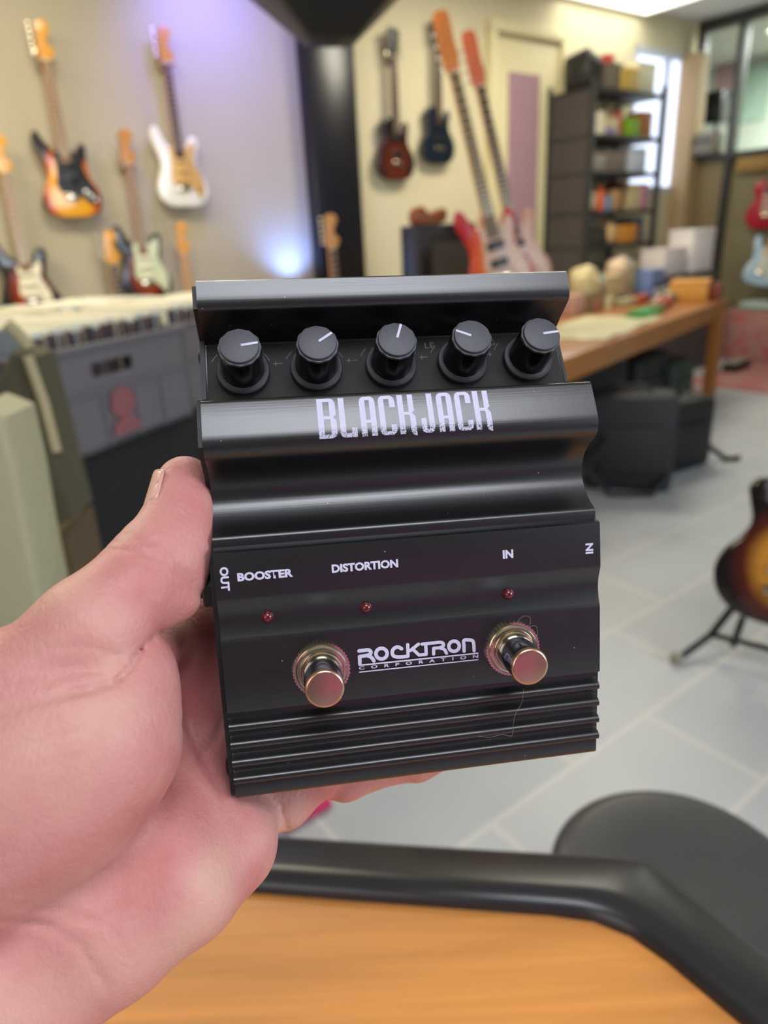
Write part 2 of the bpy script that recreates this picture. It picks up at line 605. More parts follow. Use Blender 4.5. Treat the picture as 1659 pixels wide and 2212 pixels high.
def on_lip(x, t):
    """t = mm down the printed lip from its upper edge"""
    for (a0, b0), (a1, b1) in zip(arc[:-1], arc[1:]):
        dl = math.hypot(a1 - a0, b1 - b0)
        if t <= dl or (a1, b1) == arc[-1]:
            f = max(t, 0) / dl
            na, nb = (b1 - b0) / dl, -(a1 - a0) / dl
            if nb > 0:
                na, nb = -na, -nb
            return Vector(loc(x, a0 + (a1 - a0) * f + na * 0.06, b0 + (b1 - b0) * f + nb * 0.06))
        t -= dl


def R(x0, y0, x1, y1):
    return [(x0, y0), (x1, y0), (x1, y1), (x0, y1)]


LET = {
    'B': [R(0, 0, 50, 1), R(50, 0, 112, .09), [(112, 0), (138, .02), (158, .12), (158, .16), (105, .16), (105, .09), (112, .09)], R(105, .16, 158, .42), [(105, .42), (158, .42), (132, .49), (158, .56), (105, .56)],
          R(50, .45, 105, .53), R(108, .56, 160, .88), [(108, .88), (160, .88), (150, .95), (120, 1), (108, 1)], R(50, .91, 108, 1)],
    'L': [R(0, 0, 50, .9), [(0, .9), (50, .9), (50, 1), (30, 1), (8, .96)], R(50, .9, 100, 1), R(100, .77, 146, 1)],
    'A': [R(0, .14, 50, 1), R(88, .14, 138, 1), [(0, .14), (8, .05), (32, 0), (106, 0), (130, .05), (138, .14), (88, .14), (88, .09), (50, .09), (50, .14)], R(50, .6, 88, .68)],
    'C': [R(0, .13, 50, .88), [(0, .13), (10, .04), (34, 0), (110, 0), (136, .05), (146, .14), (96, .14), (96, .09), (50, .09), (50, .13)], R(96, .14, 146, .31), [(0, .88), (50, .88), (50, .91), (96, .91), (96, .86), (146, .86), (138, .95), (112, 1), (34, 1), (10, .97)], R(96, .75, 146, .86)],
    'K': [R(0, 0, 50, 1), R(92, 0, 140, .36), [(92, .36), (140, .36), (144, .41), (122, .48), (146, .57), (98, .57), (90, .53), (90, .45)], R(50, .45, 90, .53), R(98, .57, 148, .93), [(98, .93), (148, .93), (150, 1.04), (138, 1.05), (112, 1.01)]],
    'J': [R(68, 0, 118, .87), [(0, .87), (46, .87), (46, .91), (68, .91), (68, .87), (118, .87), (110, .96), (84, 1), (34, 1), (8, .96)], R(0, .63, 46, .87)],
}
wx = [('B', 52), ('L', 238), ('A', 420), ('C', 587), ('K', 757), ('J', 952), ('A', 1107), ('C', 1272), ('K', 1440)]
worn = mat('worn_white_print', '#c6c2da', 0.55, vary=0.04, scale=400)
nt = worn.node_tree
b_ = nt.nodes['Principled BSDF']
old = b_.inputs['Base Color'].links[0].from_socket
tcw = nt.nodes.new('ShaderNodeTexCoord')
sep = nt.nodes.new('ShaderNodeSeparateXYZ')
mr = nt.nodes.new('ShaderNodeMapRange')
mr.inputs[1].default_value, mr.inputs[2].default_value = 0.1222, 0.1198
nzw = nt.nodes.new('ShaderNodeTexNoise')
nzw.inputs['Scale'].default_value = 1500
nzw.inputs['Detail'].default_value = 3
sb = nt.nodes.new('ShaderNodeMath')
sb.operation = 'SUBTRACT'
sb.inputs[1].default_value = 0.5
ab_ = nt.nodes.new('ShaderNodeMath')
ab_.operation = 'ABSOLUTE'
lt = nt.nodes.new('ShaderNodeMath')
lt.operation = 'LESS_THAN'
lt.inputs[1].default_value = 0.032
ml = nt.nodes.new('ShaderNodeMath')
ml.operation = 'MULTIPLY'
mxw = nt.nodes.new('ShaderNodeMixRGB')
mxw.inputs[2].default_value = lin('#1a191b')
for a_, c_ in ((tcw.outputs['Object'], sep.inputs[0]), (sep.outputs['Y'], mr.inputs[0]), (tcw.outputs['Object'], nzw.inputs['Vector']), (nzw.outputs['Fac'], sb.inputs[0]), (sb.outputs[0], ab_.inputs[0]),
               (ab_.outputs[0], lt.inputs[0]), (lt.outputs[0], ml.inputs[0]), (mr.outputs[0], ml.inputs[1]), (ml.outputs[0], mxw.inputs[0]), (old, mxw.inputs[1]), (mxw.outputs[0], b_.inputs['Base Color'])):
    nt.links.new(a_, c_)
polys = []
for ch, x0 in wx:
    for p in LET[ch]:
        polys.append([(x0 + x, y) for x, y in p])
TH = 13.6


def bj(x, v):
    X = 36.15 + (x - 52) * 0.03712 + 0.0 * v
    return on_lip(X, 1.15 + v * TH)


o = flat_letters(polys, bj, 'title_lettering', worn, pedal)
o['label'] = 'white title lettering with worn lower edge'


def stroke(pts, w, n=14):
    out = []
    h = w / 2
    for (x0, y0), (x1, y1) in zip(pts[:-1], pts[1:]):
        d = math.hypot(x1 - x0, y1 - y0)
        if d < 1e-6:
            continue
        nx, ny = -(y1 - y0) / d * h, (x1 - x0) / d * h
        out.append([(x0 + nx, y0 + ny), (x1 + nx, y1 + ny), (x1 - nx, y1 - ny), (x0 - nx, y0 - ny)])
    for x, y in pts:
        out.append([(x + h * math.cos(2 * PI * i / n), y + h * math.sin(2 * PI * i / n)) for i in range(n)])
    return out


def circ(cx, cy, rx, ry, a0=0, a1=360, n=28):
    return [(cx + rx * math.cos(math.radians(a0 + (a1 - a0) * i / n)), cy + ry * math.sin(math.radians(a0 + (a1 - a0) * i / n))) for i in range(n + 1)]


lg = []
W = 42
lg += stroke(spline([(136, 246), (190, 240), (238, 234), (268, 252), (262, 282), (225, 297), (150, 310)], 5, False), W)
lg += stroke([(142, 312), (146, 398)], W)
lg += stroke(spline([(236, 302), (272, 318), (294, 345), (304, 362)], 4, False), W)
lg += stroke(circ(390, 277, 64, 62), W)
lg += stroke(spline([(618, 220), (585, 202), (548, 206), (520, 232), (512, 266), (525, 300), (560, 314), (610, 316), (690, 308)], 5, False), W)
lg += stroke([(688, 172), (694, 305)], W - 4)
lg += stroke([(812, 166), (735, 228), (720, 240)], W - 4)
lg += stroke([(748, 226), (822, 294), (900, 286)], W - 4)
lg += stroke([(896, 172), (904, 284)], W - 4)
lg += stroke(spline([(852, 166), (960, 155), (1062, 144), (1100, 160), (1098, 190), (1060, 206), (990, 214)], 5, False), W - 4)
lg += stroke([(988, 216), (990, 282)], W - 4)
lg += stroke(spline([(1060, 210), (1108, 224), (1128, 250), (1140, 272)], 4, False), W - 4)
lg += stroke(circ(1226, 190, 62, 60), W)
lg += stroke(spline([(1346, 248), (1342, 180), (1340, 122), (1400, 116), (1444, 128), (1458, 170), (1464, 242)], 5, False), W - 2)
lg += stroke([(136, 408), (1508, 272)], 17)
lg += stroke([(140, 487), (1512, 348)], 13)


def on_face(X, a, lift=0.07):
    b = 229.73 + (a - 41.13) * (233.48 - 229.73) / (64.72 - 41.13)
    return Vector(loc(X, a + FN[0] * lift, b + FN[1] * lift))


def rk(x, y):
    return on_face(44.07 + .02968 * (x - 115) - .00177 * (y - 225), 47.42 + .0031 * (x - 115) + .02995 * (y - 225))


flat_letters(lg, rk, 'maker_logo', white_print, pedal)


def text_mesh(body, fn, name, mt, parent, bold=0.018, spacing=1.0):
    """lettering of the built-in face; fn carries (u 0..1, v 0..1 upward, aspect) to the surface"""
    cu = bpy.data.curves.new(name, 'FONT')
    cu.body = body
    cu.size = 1
    cu.offset = bold
    cu.space_character = spacing
    cu.resolution_u = 3
    t = bpy.data.objects.new(name, cu)
    col.objects.link(t)
    bpy.context.view_layer.update()
    me = bpy.data.meshes.new_from_object(t.evaluated_get(bpy.context.evaluated_depsgraph_get()))
    bpy.data.objects.remove(t)
    xs = [v.co.x for v in me.vertices]
    ys = [v.co.y for v in me.vertices]
    x0, x1, y0, y1 = min(xs), max(xs), min(ys), max(ys)
    for v in me.vertices:
        v.co = fn((v.co.x - x0) / (x1 - x0), (v.co.y - y0) / (y1 - y0))
    me.name = name
    me.materials.clear()
    me.materials.append(mt)
    return link(bpy.data.objects.new(name, me), parent)


def on_strip(X, a, lift=0.06):
    b = 225.18 + (a - 11.56) * (226.94 - 225.18) / (26.47 - 11.56)
    return Vector(loc(X, a, b - lift))


for body, X0, X1, a0, a1 in (('BOOSTER', 7.1, 24.75, 21.12, 18.35), ('DISTORTION', 37.3, 59.25, 21.0, 18.2), ('IN', 95.1, 98.8, 21.2, 18.25)):
    text_mesh(body, lambda u, v: on_strip(X0 + (X1 - X0) * u, a0 + (a1 - a0) * v), 'label_lettering', white_print, pedal, 0.045)
# OUT reads downwards, the right-hand IN upwards
text_mesh('OUT', lambda u, v: on_strip(1.75 + 2.75 * v, 16.05 + 7.75 * u), 'label_lettering', white_print, pedal, 0.042)
text_mesh('IN', lambda u, v: on_strip(127.4 - 2.75 * v, 22.0 - 3.6 * u), 'label_lettering', white_print, pedal, 0.042)
text_mesh('CORPORATION', lambda u, v: rk(135 + 1385 * u, (466 - 136 * u) - 40 * v), 'logo_lettering', white_print, pedal, 0.03, 2.6)


def on_panel(X, s, lift=0.09):
    c = np.array([-61.52, 253.25]) + PD * s
    return Vector(loc(X, c[0] + PN[0] * lift, c[1] + PN[1] * lift))


v_ = [on_panel(x, s, l) for l in (-0.2, 0.03) for x, s in ((0.4, 0.9), (129.6, 0.9), (129.6, 23.4), (0.4, 23.4))]  # added thin sheet: dusty brown, darkened to paint the shade under the top lip
o = mesh_obj('shaded_panel_sheet', v_, [(0, 1, 2, 3), (4, 7, 6, 5), (0, 4, 5, 1), (1, 5, 6, 2), (2, 6, 7, 3), (3, 7, 4, 0)], mat('dusty_shaded_panel', '#1c1817', 0.62, vary=0.35, scale=120, spec=0.35), pedal)
o['label'] = 'dusty brown control panel under the knobs, darkened to paint in the shade of the top lip'
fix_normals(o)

pm = []
for X in (12.1, 38.25, 65.1, 91.0, 115.2):
    for sg in (-1, 1):
        cx_, cy_ = X + sg * 12.3, 9.2
        if 2 < cx_ < 128:
            pm += stroke([(cx_ - 0.8, cy_), (cx_ + 0.8, cy_)], 0.28, 6)
            if sg > 0:
                pm += stroke([(cx_, cy_ - 0.8), (cx_, cy_ + 0.8)], 0.28, 6)
        pm += stroke([(X + 11.2 * math.cos(t), 12.5 - 11.2 * math.sin(t)) for t in [math.radians((25 if sg > 0 else 135) + 3 * i) for i in range(7)]], 0.26, 6)
flat_letters(pm, on_panel, 'dial_marks', grey_print, pedal)
for body, X0, X1 in (('LE', 79.2, 82.9), ('G', 104.2, 106.0)):
    text_mesh(body, lambda u, v: on_panel(X0 + (X1 - X0) * u, 5.4 - 2.3 * v), 'panel_lettering', grey_print, pedal, 0.0)

hair_m = mat('pale_hair', '#8d8788', 0.5)
for pts, lb in (([(99.8, 46.0, 1.2), (100.0, 43.2, .5), (102.0, 41.6, .4), (104.2, 42.4, .4), (104.0, 45.0, .5), (101.6, 47.4, .8), (104.0, 45.6, .5), (106.4, 45.8, .4), (106.8, 49.0, .4), (105.2, 53.0, .4)], 'fine stray hair curled beside the right footswitch of the pedal'),
                ([(84.0, 81.6, 3.4), (88.0, 82.6, 3.2), (92.5, 82.2, 3.2), (96.0, 83.0, 3.2), (96.6, 79.0, 3.0), (97.8, 75.0, 2.8), (100.0, 71.6, 2.6), (100.8, 67.0, 2.4)], 'fine stray hair lying across the ridges at the foot of the pedal')):
    hb_ = MB().tube(spline([tuple(on_face(x, a, l + .1)) for x, a, l in pts], 5, False), 0.00005, 5).build('stray_hair', hair_m)
    hb_.matrix_world = PM
    tag(hb_, lb, 'hair')

# ------------------------------------------------------------------ the hand: one continuous surface grown from rounded bones
def P(px, py, z):
    return np.array([(px - CX) / FPX * z, (py - CY) / FPX * z, z])


def capsule(G, a, b, ra, rb):
    ba = b - a
    L2 = float(ba @ ba) + 1e-9
    t = np.clip(((G[0] - a[0]) * ba[0] + (G[1] - a[1]) * ba[1] + (G[2] - a[2]) * ba[2]) / L2, 0, 1)
    d = np.sqrt((G[0] - a[0] - t * ba[0]) ** 2 + (G[1] - a[1] - t * ba[1]) ** 2 + (G[2] - a[2] - t * ba[2]) ** 2)
    return d - (ra + (rb - ra) * t)


def smin(a, b, k):
    h = np.clip(0.5 + 0.5 * (b - a) / k, 0, 1)
    return b + (a - b) * h - k * h * (1 - h)


def chain(G, pts, k):
    out = None
    for (p, r), (q, s) in zip(pts[:-1], pts[1:]):
        d = capsule(G, p, q, r, s)
        out = d if out is None else smin(out, d, k)
    return out


def surface_nets(V, org, h):
    ins = V < 0
    nx, ny, nz_ = V.shape
    cnt = np.zeros((nx - 1, ny - 1, nz_ - 1), np.int8)
    for i in (0, 1):
        for j in (0, 1):
            for k in (0, 1):
                cnt += ins[i:nx - 1 + i, j:ny - 1 + j, k:nz_ - 1 + k]
    act = (cnt > 0) & (cnt < 8)
    idx = -np.ones(act.shape, np.int64)
    cells = np.argwhere(act)
    idx[act] = np.arange(len(cells))
    acc = np.zeros((len(cells), 3))
    num = np.zeros(len(cells))
    cor = [(i, j, k) for i in (0, 1) for j in (0, 1) for k in (0, 1)]
    for a in range(8):
        for b in range(a + 1, 8):
            if sum(abs(x - y) for x, y in zip(cor[a], cor[b])) != 1:
                continue
            ca, cb = np.array(cor[a]), np.array(cor[b])
            va = V[tuple((cells + ca).T)]
            vb = V[tuple((cells + cb).T)]
            cr = (va < 0) != (vb < 0)
            t = np.where(cr, va / np.where(cr, va - vb, 1), 0)
            acc += np.where(cr[:, None], ca + (cb - ca) * t[:, None], 0)
            num += cr
    verts = org + (cells + acc / num[:, None]) * h
    faces = []
    for ax in range(3):
        sl0 = [slice(None)] * 3
        sl1 = [slice(None)] * 3
        sl0[ax], sl1[ax] = slice(0, -1), slice(1, None)
        s0, s1 = ins[tuple(sl0)], ins[tuple(sl1)]
        e = np.argwhere(s0 != s1)
        o1, o2 = [(1, 2), (2, 0), (0, 1)][ax]
        ok = (e[:, o1] > 0) & (e[:, o2] > 0) & (e[:, o1] < V.shape[o1] - 1) & (e[:, o2] < V.shape[o2] - 1)
        e = e[ok]
        q = []
        for d1, d2 in ((-1, -1), (0, -1), (0, 0), (-1, 0)):
            c = e.copy()
            c[:, o1] += d1
            c[:, o2] += d2
            q.append(idx[tuple(c.T)])
        q = np.stack(q, 1)
        fl = s0[tuple(e.T)]
        q[~fl] = q[~fl][:, ::-1]
        faces.append(q)
    return verts, np.concatenate(faces)


def grow_hand():
    h = 0.00108
    lo, hi = np.array([-0.205, -0.035, 0.150]), np.array([0.075, 0.215, 0.306])
    ax = [np.arange(lo[i], hi[i], h).astype(np.float32) for i in range(3)]
    G = np.meshgrid(*ax, indexing='ij')
    mm = 0.001
    # palm: metacarpals fanning from the wrist, heel of the hand, forearm
    palm = chain(G, [(P(-420, 2560, .205), 29 * mm), (P(-60, 2170, .212), 26 * mm), (P(120, 1985, .224), 20 * mm)], 0.012)
    palm = smin(palm, chain(G, [(P(-260, 2560, .215), 24 * mm), (P(85, 2140, .216), 19.0 * mm), (P(255, 2028, .221), 16.5 * mm), (P(400, 1915, .229), 16.5 * mm), (P(494, 1826, .246), 15.2 * mm), (P(546, 1748, .270), 11.5 * mm)], 0.008), 0.010)
    for q in ([(P(150, 1960, .230), 18 * mm), (P(520, 1640, .272), 11 * mm)], [(P(150, 1940, .232), 17 * mm), (P(500, 1530, .2755), 11 * mm)],
              [(P(140, 1900, .234), 17 * mm), (P(490, 1410, .277), 11 * mm)], [(P(110, 1850, .230), 17 * mm), (P(478, 1305, .277), 11 * mm)]):
        palm = smin(palm, chain(G, q, 0.01), 0.012)
    # hollow of the palm filled towards the thumb ball
    palm = smin(palm, chain(G, [(P(200, 1935, .219), 18 * mm), (P(320, 1820, .228), 16 * mm), (P(392, 1715, .247), 13.0 * mm), (P(425, 1590, .266), 11.5 * mm)], 0.010), 0.014)
    # thumb ball and web
    thenar = chain(G, [(P(262, 1452, .213), 14.2 * mm), (P(214, 1530, .210), 21.5 * mm), (P(190, 1615, .208), 23.5 * mm), (P(120, 1715, .206), 22.5 * mm), (P(10, 1820, .206), 20 * mm)], 0.012)
    thenar = smin(thenar, chain(G, [(P(20, 1500, .206), 20 * mm), (P(60, 1620, .206), 25 * mm), (P(-60, 1780, .205), 24 * mm), (P(-200, 2050, .205), 24 * mm)], 0.012), 0.012)
    hand = smin(palm, thenar, 0.007)
    hand = smin(hand, chain(G, [(P(262, 1445, .222), 11 * mm), (P(400, 1370, .262), 9 * mm), (P(470, 1330, .276), 10 * mm)], 0.008), 0.010)
    # thumb
    th = chain(G, [(P(20, 1540, .204), 20.5 * mm), (P(205, 1362, .210), 16.6 * mm), (P(293, 1272, .217), 13.6 * mm), (P(346, 1198, .224), 12.0 * mm), (P(383, 1118, .232), 9.9 * mm), (P(400, 1062, .238), 9.0 * mm), (P(400, 1040, .240), 8.5 * mm)], 0.006)
    th = smin(th, chain(G, [(P(388, 1290, .224), 6.8 * mm), (P(402, 1180, .229), 7.5 * mm), (P(408, 1110, .235), 7.3 * mm)], 0.006), 0.008)
    th = smin(th, chain(G, [(P(262, 1218, .219), 4.2 * mm), (P(300, 1176, .222), 4.0 * mm)], 0.004), 0.006)
    hand = smin(hand, th, 0.0022)
    # fingers behind the pedal, each a chain of three bent phalanges
    fing = None
    for q in ([(P(540, 1728, .2690), 10.6), (P(612, 1726, .2735), 11.2), (P(690, 1668, .2760), 9.4), (P(790, 1600, .2800), 8.6), (P(870, 1560, .2835), 7.6)],
              [(P(510, 1580, .2755), 10.5), (P(640, 1650, .2785), 9.6), (P(745, 1676, .2815), 9.4), (P(860, 1640, .2845), 8.8), (P(930, 1580, .286), 7.8)],
              [(P(500, 1470, .277), 10.5), (P(720, 1590, .281), 9.6), (P(898, 1636, .284), 9.2), (P(990, 1600, .2862), 8.6), (P(1050, 1540, .287), 7.6)],
              [(P(485, 1330, .277), 10.5), (P(680, 1280, .2815), 9.6), (P(830, 1220, .2845), 8.8), (P(920, 1170, .2865), 7.6)]):
        d = chain(G, [(p, r * mm) for p, r in q], 0.003)
        fing = d if fing is None else smin(fing, d, 0.0015)
    hand = smin(hand, fing, 0.003)
    # skin folds pressed into the palm side: (polyline in the palm's own picture, width, depth)
    PX = G[0] / G[2] * FPX + CX
    PY = G[1] / G[2] * FPX + CY
    for pts, w, dep, zmax in (([(304, 1404), (288, 1438), (252, 1470)], 7, 2.0, .235), ([(346, 1362), (322, 1388), (304, 1404)], 5, 1.2, .235), ([(252, 1470), (200, 1490), (150, 1496)], 8, 1.0, .235), ([(0, 1540), (60, 1522), (150, 1500), (230, 1478)], 8, 0.8, .235),
                              ([(0, 1425), (90, 1400), (190, 1395), (260, 1418)], 6, 0.6, .235), ([(40, 1462), (140, 1440), (235, 1452)], 5, 0.35, .235), ([(0, 1625), (80, 1605), (180, 1575), (290, 1520)], 5, 0.45, .235), ([(60, 1660), (160, 1640), (270, 1590)], 5, 0.22, .235),
                              ([(0, 1990), (100, 1998), (170, 2040), (230, 2130)], 9, 0.9, .235), ([(40, 1960), (140, 1965), (230, 2000), (300, 2090)], 7, 0.4, .235), ([(150, 1985), (210, 1990), (260, 1965)], 7, 0.6, .235),
                              ([(575, 1718), (606, 1746), (620, 1788)], 5, 1.1, .278), ([(232, 1188), (290, 1190), (335, 1203)], 4, 0.9, .232), ([(262, 1152), (305, 1166), (345, 1172)], 4, 0.6, .232), ([(246, 1170), (290, 1178)], 3, 0.5, .232),
                              ([(385, 1228), (415, 1258), (438, 1290)], 8, 0.8, .24), ([(300, 1300), (340, 1330), (352, 1370)], 10, 0.5, .235), ([(430, 1640), (470, 1590), (492, 1520)], 9, 0.8, .275), ([(400, 1560), (440, 1650), (480, 1720)], 8, 0.6, .275),
                              ([(200, 1880), (260, 1830), (330, 1745)], 8, 0.5, .235)):
        dist = None
        for (x0, y0), (x1, y1) in zip(pts[:-1], pts[1:]):
            bx, by = x1 - x0, y1 - y0
            t = np.clip(((PX - x0) * bx + (PY - y0) * by) / (bx * bx + by * by), 0, 1)
            dd = np.hypot(PX - x0 - t * bx, PY - y0 - t * by)
            dist = dd if dist is None else np.minimum(dist, dd)
        hand = hand + np.where(G[2] < zmax, dep * mm * np.exp(-(dist / w) ** 2), 0)
    for a in range(3):
        sl = [slice(None)] * 3
        for e in (0, -1):
            sl[a] = e
            hand[tuple(sl)] = np.maximum(hand[tuple(sl)], 0.002)
    return surface_nets(hand.astype(np.float64), lo, h)


hv, hf = grow_hand()
hw = EYE + hv @ CAMB
h_org = cam_to_world(P(60, 2080, .215))
skin = bpy.data.materials.new('skin')
skin.use_nodes = True
nt = skin.node_tree
b = nt.nodes['Principled BSDF']
b.inputs['Roughness'].default_value = 0.47
b.inputs['Specular IOR Level'].default_value = 0.4
b.inputs['Subsurface Weight'].default_value = 0.35
b.inputs['Subsurface Radius'].default_value = (1.0, 0.32, 0.18)
b.inputs['Subsurface Scale'].default_value = 0.006
tc = nt.nodes.new('ShaderNodeTexCoord')
n1 = nt.nodes.new('ShaderNodeTexNoise')
n1.inputs['Scale'].default_value = 30
n1.inputs['Detail'].default_value = 4
rp = nt.nodes.new('ShaderNodeValToRGB')
cr = rp.color_ramp
cr.elements[0].position, cr.elements[0].color = 0.30, lin('#bb716e')
cr.elements[1].position, cr.elements[1].color = 0.68, lin('#cb9a8c')
e = cr.elements.new(0.5)
e.color = lin('#c68a84')
n2 = nt.nodes.new('ShaderNodeTexNoise')
n2.inputs['Scale'].default_value = 600
n2.inputs['Detail'].default_value = 5
n4 = nt.nodes.new('ShaderNodeTexVoronoi')
n4.feature = 'DISTANCE_TO_EDGE'
n4.inputs['Scale'].default_value = 430
mp4 = nt.nodes.new('ShaderNodeMapping')
mp4.inputs['Scale'].default_value = (1, 0.45, 0.45)
mp4.inputs['Rotation'].default_value = (0.4, 0.9, 0.5)
ad = nt.nodes.new('ShaderNodeMath')
ad.operation = 'ADD'
mn = nt.nodes.new('ShaderNodeMath')
mn.operation = 'MINIMUM'
mn.inputs[1].default_value = 0.12
bp = nt.nodes.new('ShaderNodeBump')
bp.inputs['Strength'].default_value = 0.55
bp.inputs['Distance'].default_value = 0.0006
for a_, c_ in ((tc.outputs['Object'], n1.inputs['Vector']), (n1.outputs['Fac'], rp.inputs[0]), (rp.outputs[0], b.inputs['Base Color']), (tc.outputs['Object'], n2.inputs['Vector']), (tc.outputs['Object'], mp4.inputs[0]), (mp4.outputs[0], n4.inputs['Vector']),
               (n4.outputs['Distance'], mn.inputs[0]), (mn.outputs[0], ad.inputs[0]), (n2.outputs['Fac'], ad.inputs[1]), (ad.outputs[0], bp.inputs['Height']), (bp.outputs[0], b.inputs['Normal'])):
    nt.links.new(a_, c_)
hand = mesh_obj('hand', hw - h_org, [tuple(int(i) for i in q) for q in hf], skin, None, 180)
hand.location = h_org
tag(hand, 'bare left hand of a person gripping the black pedal, palm towards the viewer', 'hand')
sm = hand.modifiers.new('smooth', 'SMOOTH')
sm.factor, sm.iterations = 0.5, 4
# thumbnail, a curved plate on the outer side of the thumb tip
ta, tb = P(383, 1118, .232), P(402, 1030, .2405)
axd = (tb - ta) / np.linalg.norm(tb - ta)
out_d = np.array([-0.90, -0.05, -0.42])
out_d -= axd * (out_d @ axd)
out_d /= np.linalg.norm(out_d)
sd = np.cross(axd, out_d)
nv, nf = [], []
NI, NJ = 10, 12
for i in range(NI + 1):
    t = i / NI
    for j in range(NJ + 1):
        g = (j / NJ - 0.5) * 2
        ang_ = math.radians(46) * g
        r = 0.0114 - 0.0012 * t
        ln = -0.0005 + 0.0150 * t - 0.0022 * (g * g) * (1 if t > 0.5 else -0.6)
        p = ta + axd * ln + (out_d * math.cos(ang_) + sd * math.sin(ang_)) * r + out_d * (0.0004 - 0.0006 * (1 - t))
        nv.append(p)
for i in range(NI):
    for j in range(NJ):
        k = i * (NJ + 1) + j
        nf.append((k, k + 1, k + NJ + 2, k + NJ + 1))
nail_m = mat('nail', '#d6a496', 0.3, vary=0.05, scale=200)
nail = mesh_obj('thumbnail', (EYE + np.array(nv) @ CAMB) - h_org, nf, nail_m, hand, 180)
so = nail.modifiers.new('thick', 'SOLIDIFY')
so.thickness = 0.0006
so.offset = 0

# ------------------------------------------------------------------ desk in front, with a moulded black rim
DZ = 0.75
wood_d = mat('orange_wood_veneer', '#d08c48', 0.42, vary=0.45, scale=3.0, stretch=(1.0, 22, 22), coat=0.15)
inner = [(-0.75, 0.552), (-0.45, 0.509), (-0.14, 0.465), (0.051, 0.437), (0.125, 0.4265), (0.160, 0.419), (0.186, 0.404), (0.207, 0.381), (0.225, 0.356), (0.242, 0.332), (0.300, 0.247), (0.40, 0.10), (0.46, 0.0)]
outer = [(-0.75, 0.628), (-0.45, 0.583), (-0.114, 0.534), (0.06, 0.509), (0.150, 0.497), (0.215, 0.488), (0.234, 0.476), (0.252, 0.449), (0.272, 0.419), (0.292, 0.388), (0.352, 0.298), (0.455, 0.14), (0.53, 0.03)]
desk = empty('desk', place(0, 0.2, 0), 'orange wood desk top with thick black moulded rim below the hand', 'desk')
top = MB()
top.prism([(x, y) for x, y in inner] + [(0.46, -0.1), (-0.75, -0.1)], -0.024, 0.0, M=Matrix.Translation((0, 0, DZ)) @ Matrix(((1, 0, 0, 0), (0, 0, 1, 0), (0, 1, 0, 0), (0, 0, 0, 1))))
t = top.build('desktop', wood_d, desk, 30)
t.matrix_parent_inverse = desk.matrix_world.inverted()
fix_normals(t)
sec = [(0.0, -0.022), (0.0, 0.002), (0.03, 0.008), (0.10, 0.0125), (0.20, 0.0145), (0.32, 0.0135), (0.6, 0.006), (0.88, -0.001), (0.97, -0.005), (1.0, -0.012), (1.0, -0.036), (0.9, -0.040), (0.0, -0.040)]
inn = spline(inner, 4, False)
ou = spline(outer, 4, False)
vs_, fs = [], []
for (xi, yi), (xo, yo) in zip(inn, ou):
    for t_, z in sec:
        vs_.append((xi + (xo - xi) * t_, yi + (yo - yi) * t_, DZ + z))
n = len(sec)
for i in range(len(inn) - 1):
    for k in range(n):
        a, b = i * n + k, i * n + (k + 1) % n
        fs.append((a, b, b + n, a + n))
rim_m = mat('black_moulded_rim', '#232327', 0.30, vary=0.12, scale=30, spec=0.6)
o = mesh_obj('edge_rim', vs_, fs, rim_m, desk, 50)
o.matrix_parent_inverse = desk.matrix_world.inverted()
fix_normals(o)
for lx, ly in ((-0.62, 0.45), (-0.62, 0.0), (0.30, 0.0), (0.08, 0.38)):
    o = MB().box((lx, ly, 0.363), (0.05, 0.05, 0.725), bev=0.004).build('leg', rim_m, desk)
    o.matrix_parent_inverse = desk.matrix_world.inverted()

# stool beyond the desk
st = empty('stool', place(0.365, 0.665, 0), 'round black padded stool beyond the corner of the desk', 'stool')
seat_m = mat('black_seat_vinyl', '#414143', 0.38, vary=0.1, scale=20, spec=0.5)
MB().lathe([(0.02, 0.425), (0.150, 0.43), (0.166, 0.445), (0.170, 0.470), (0.167, 0.488), (0.156, 0.499), (0.140, 0.502), (0.08, 0.496), (0.01, 0.493)], 64).build('seat', seat_m, st, 60)
MB().lathe([(0.032, 0.03), (0.032, 0.30), (0.022, 0.30), (0.022, 0.426)], 20).build('column', chrome, st)
for k in range(5):
    a = 2 * PI * k / 5 + 0.3
    MB().tube([(0.02 * math.cos(a), 0.02 * math.sin(a), 0.085), (0.2 * math.cos(a), 0.2 * math.sin(a), 0.025)], [0.02, 0.014], 10).build('foot', mat('black_hardware', '#0d0d0f'), st)

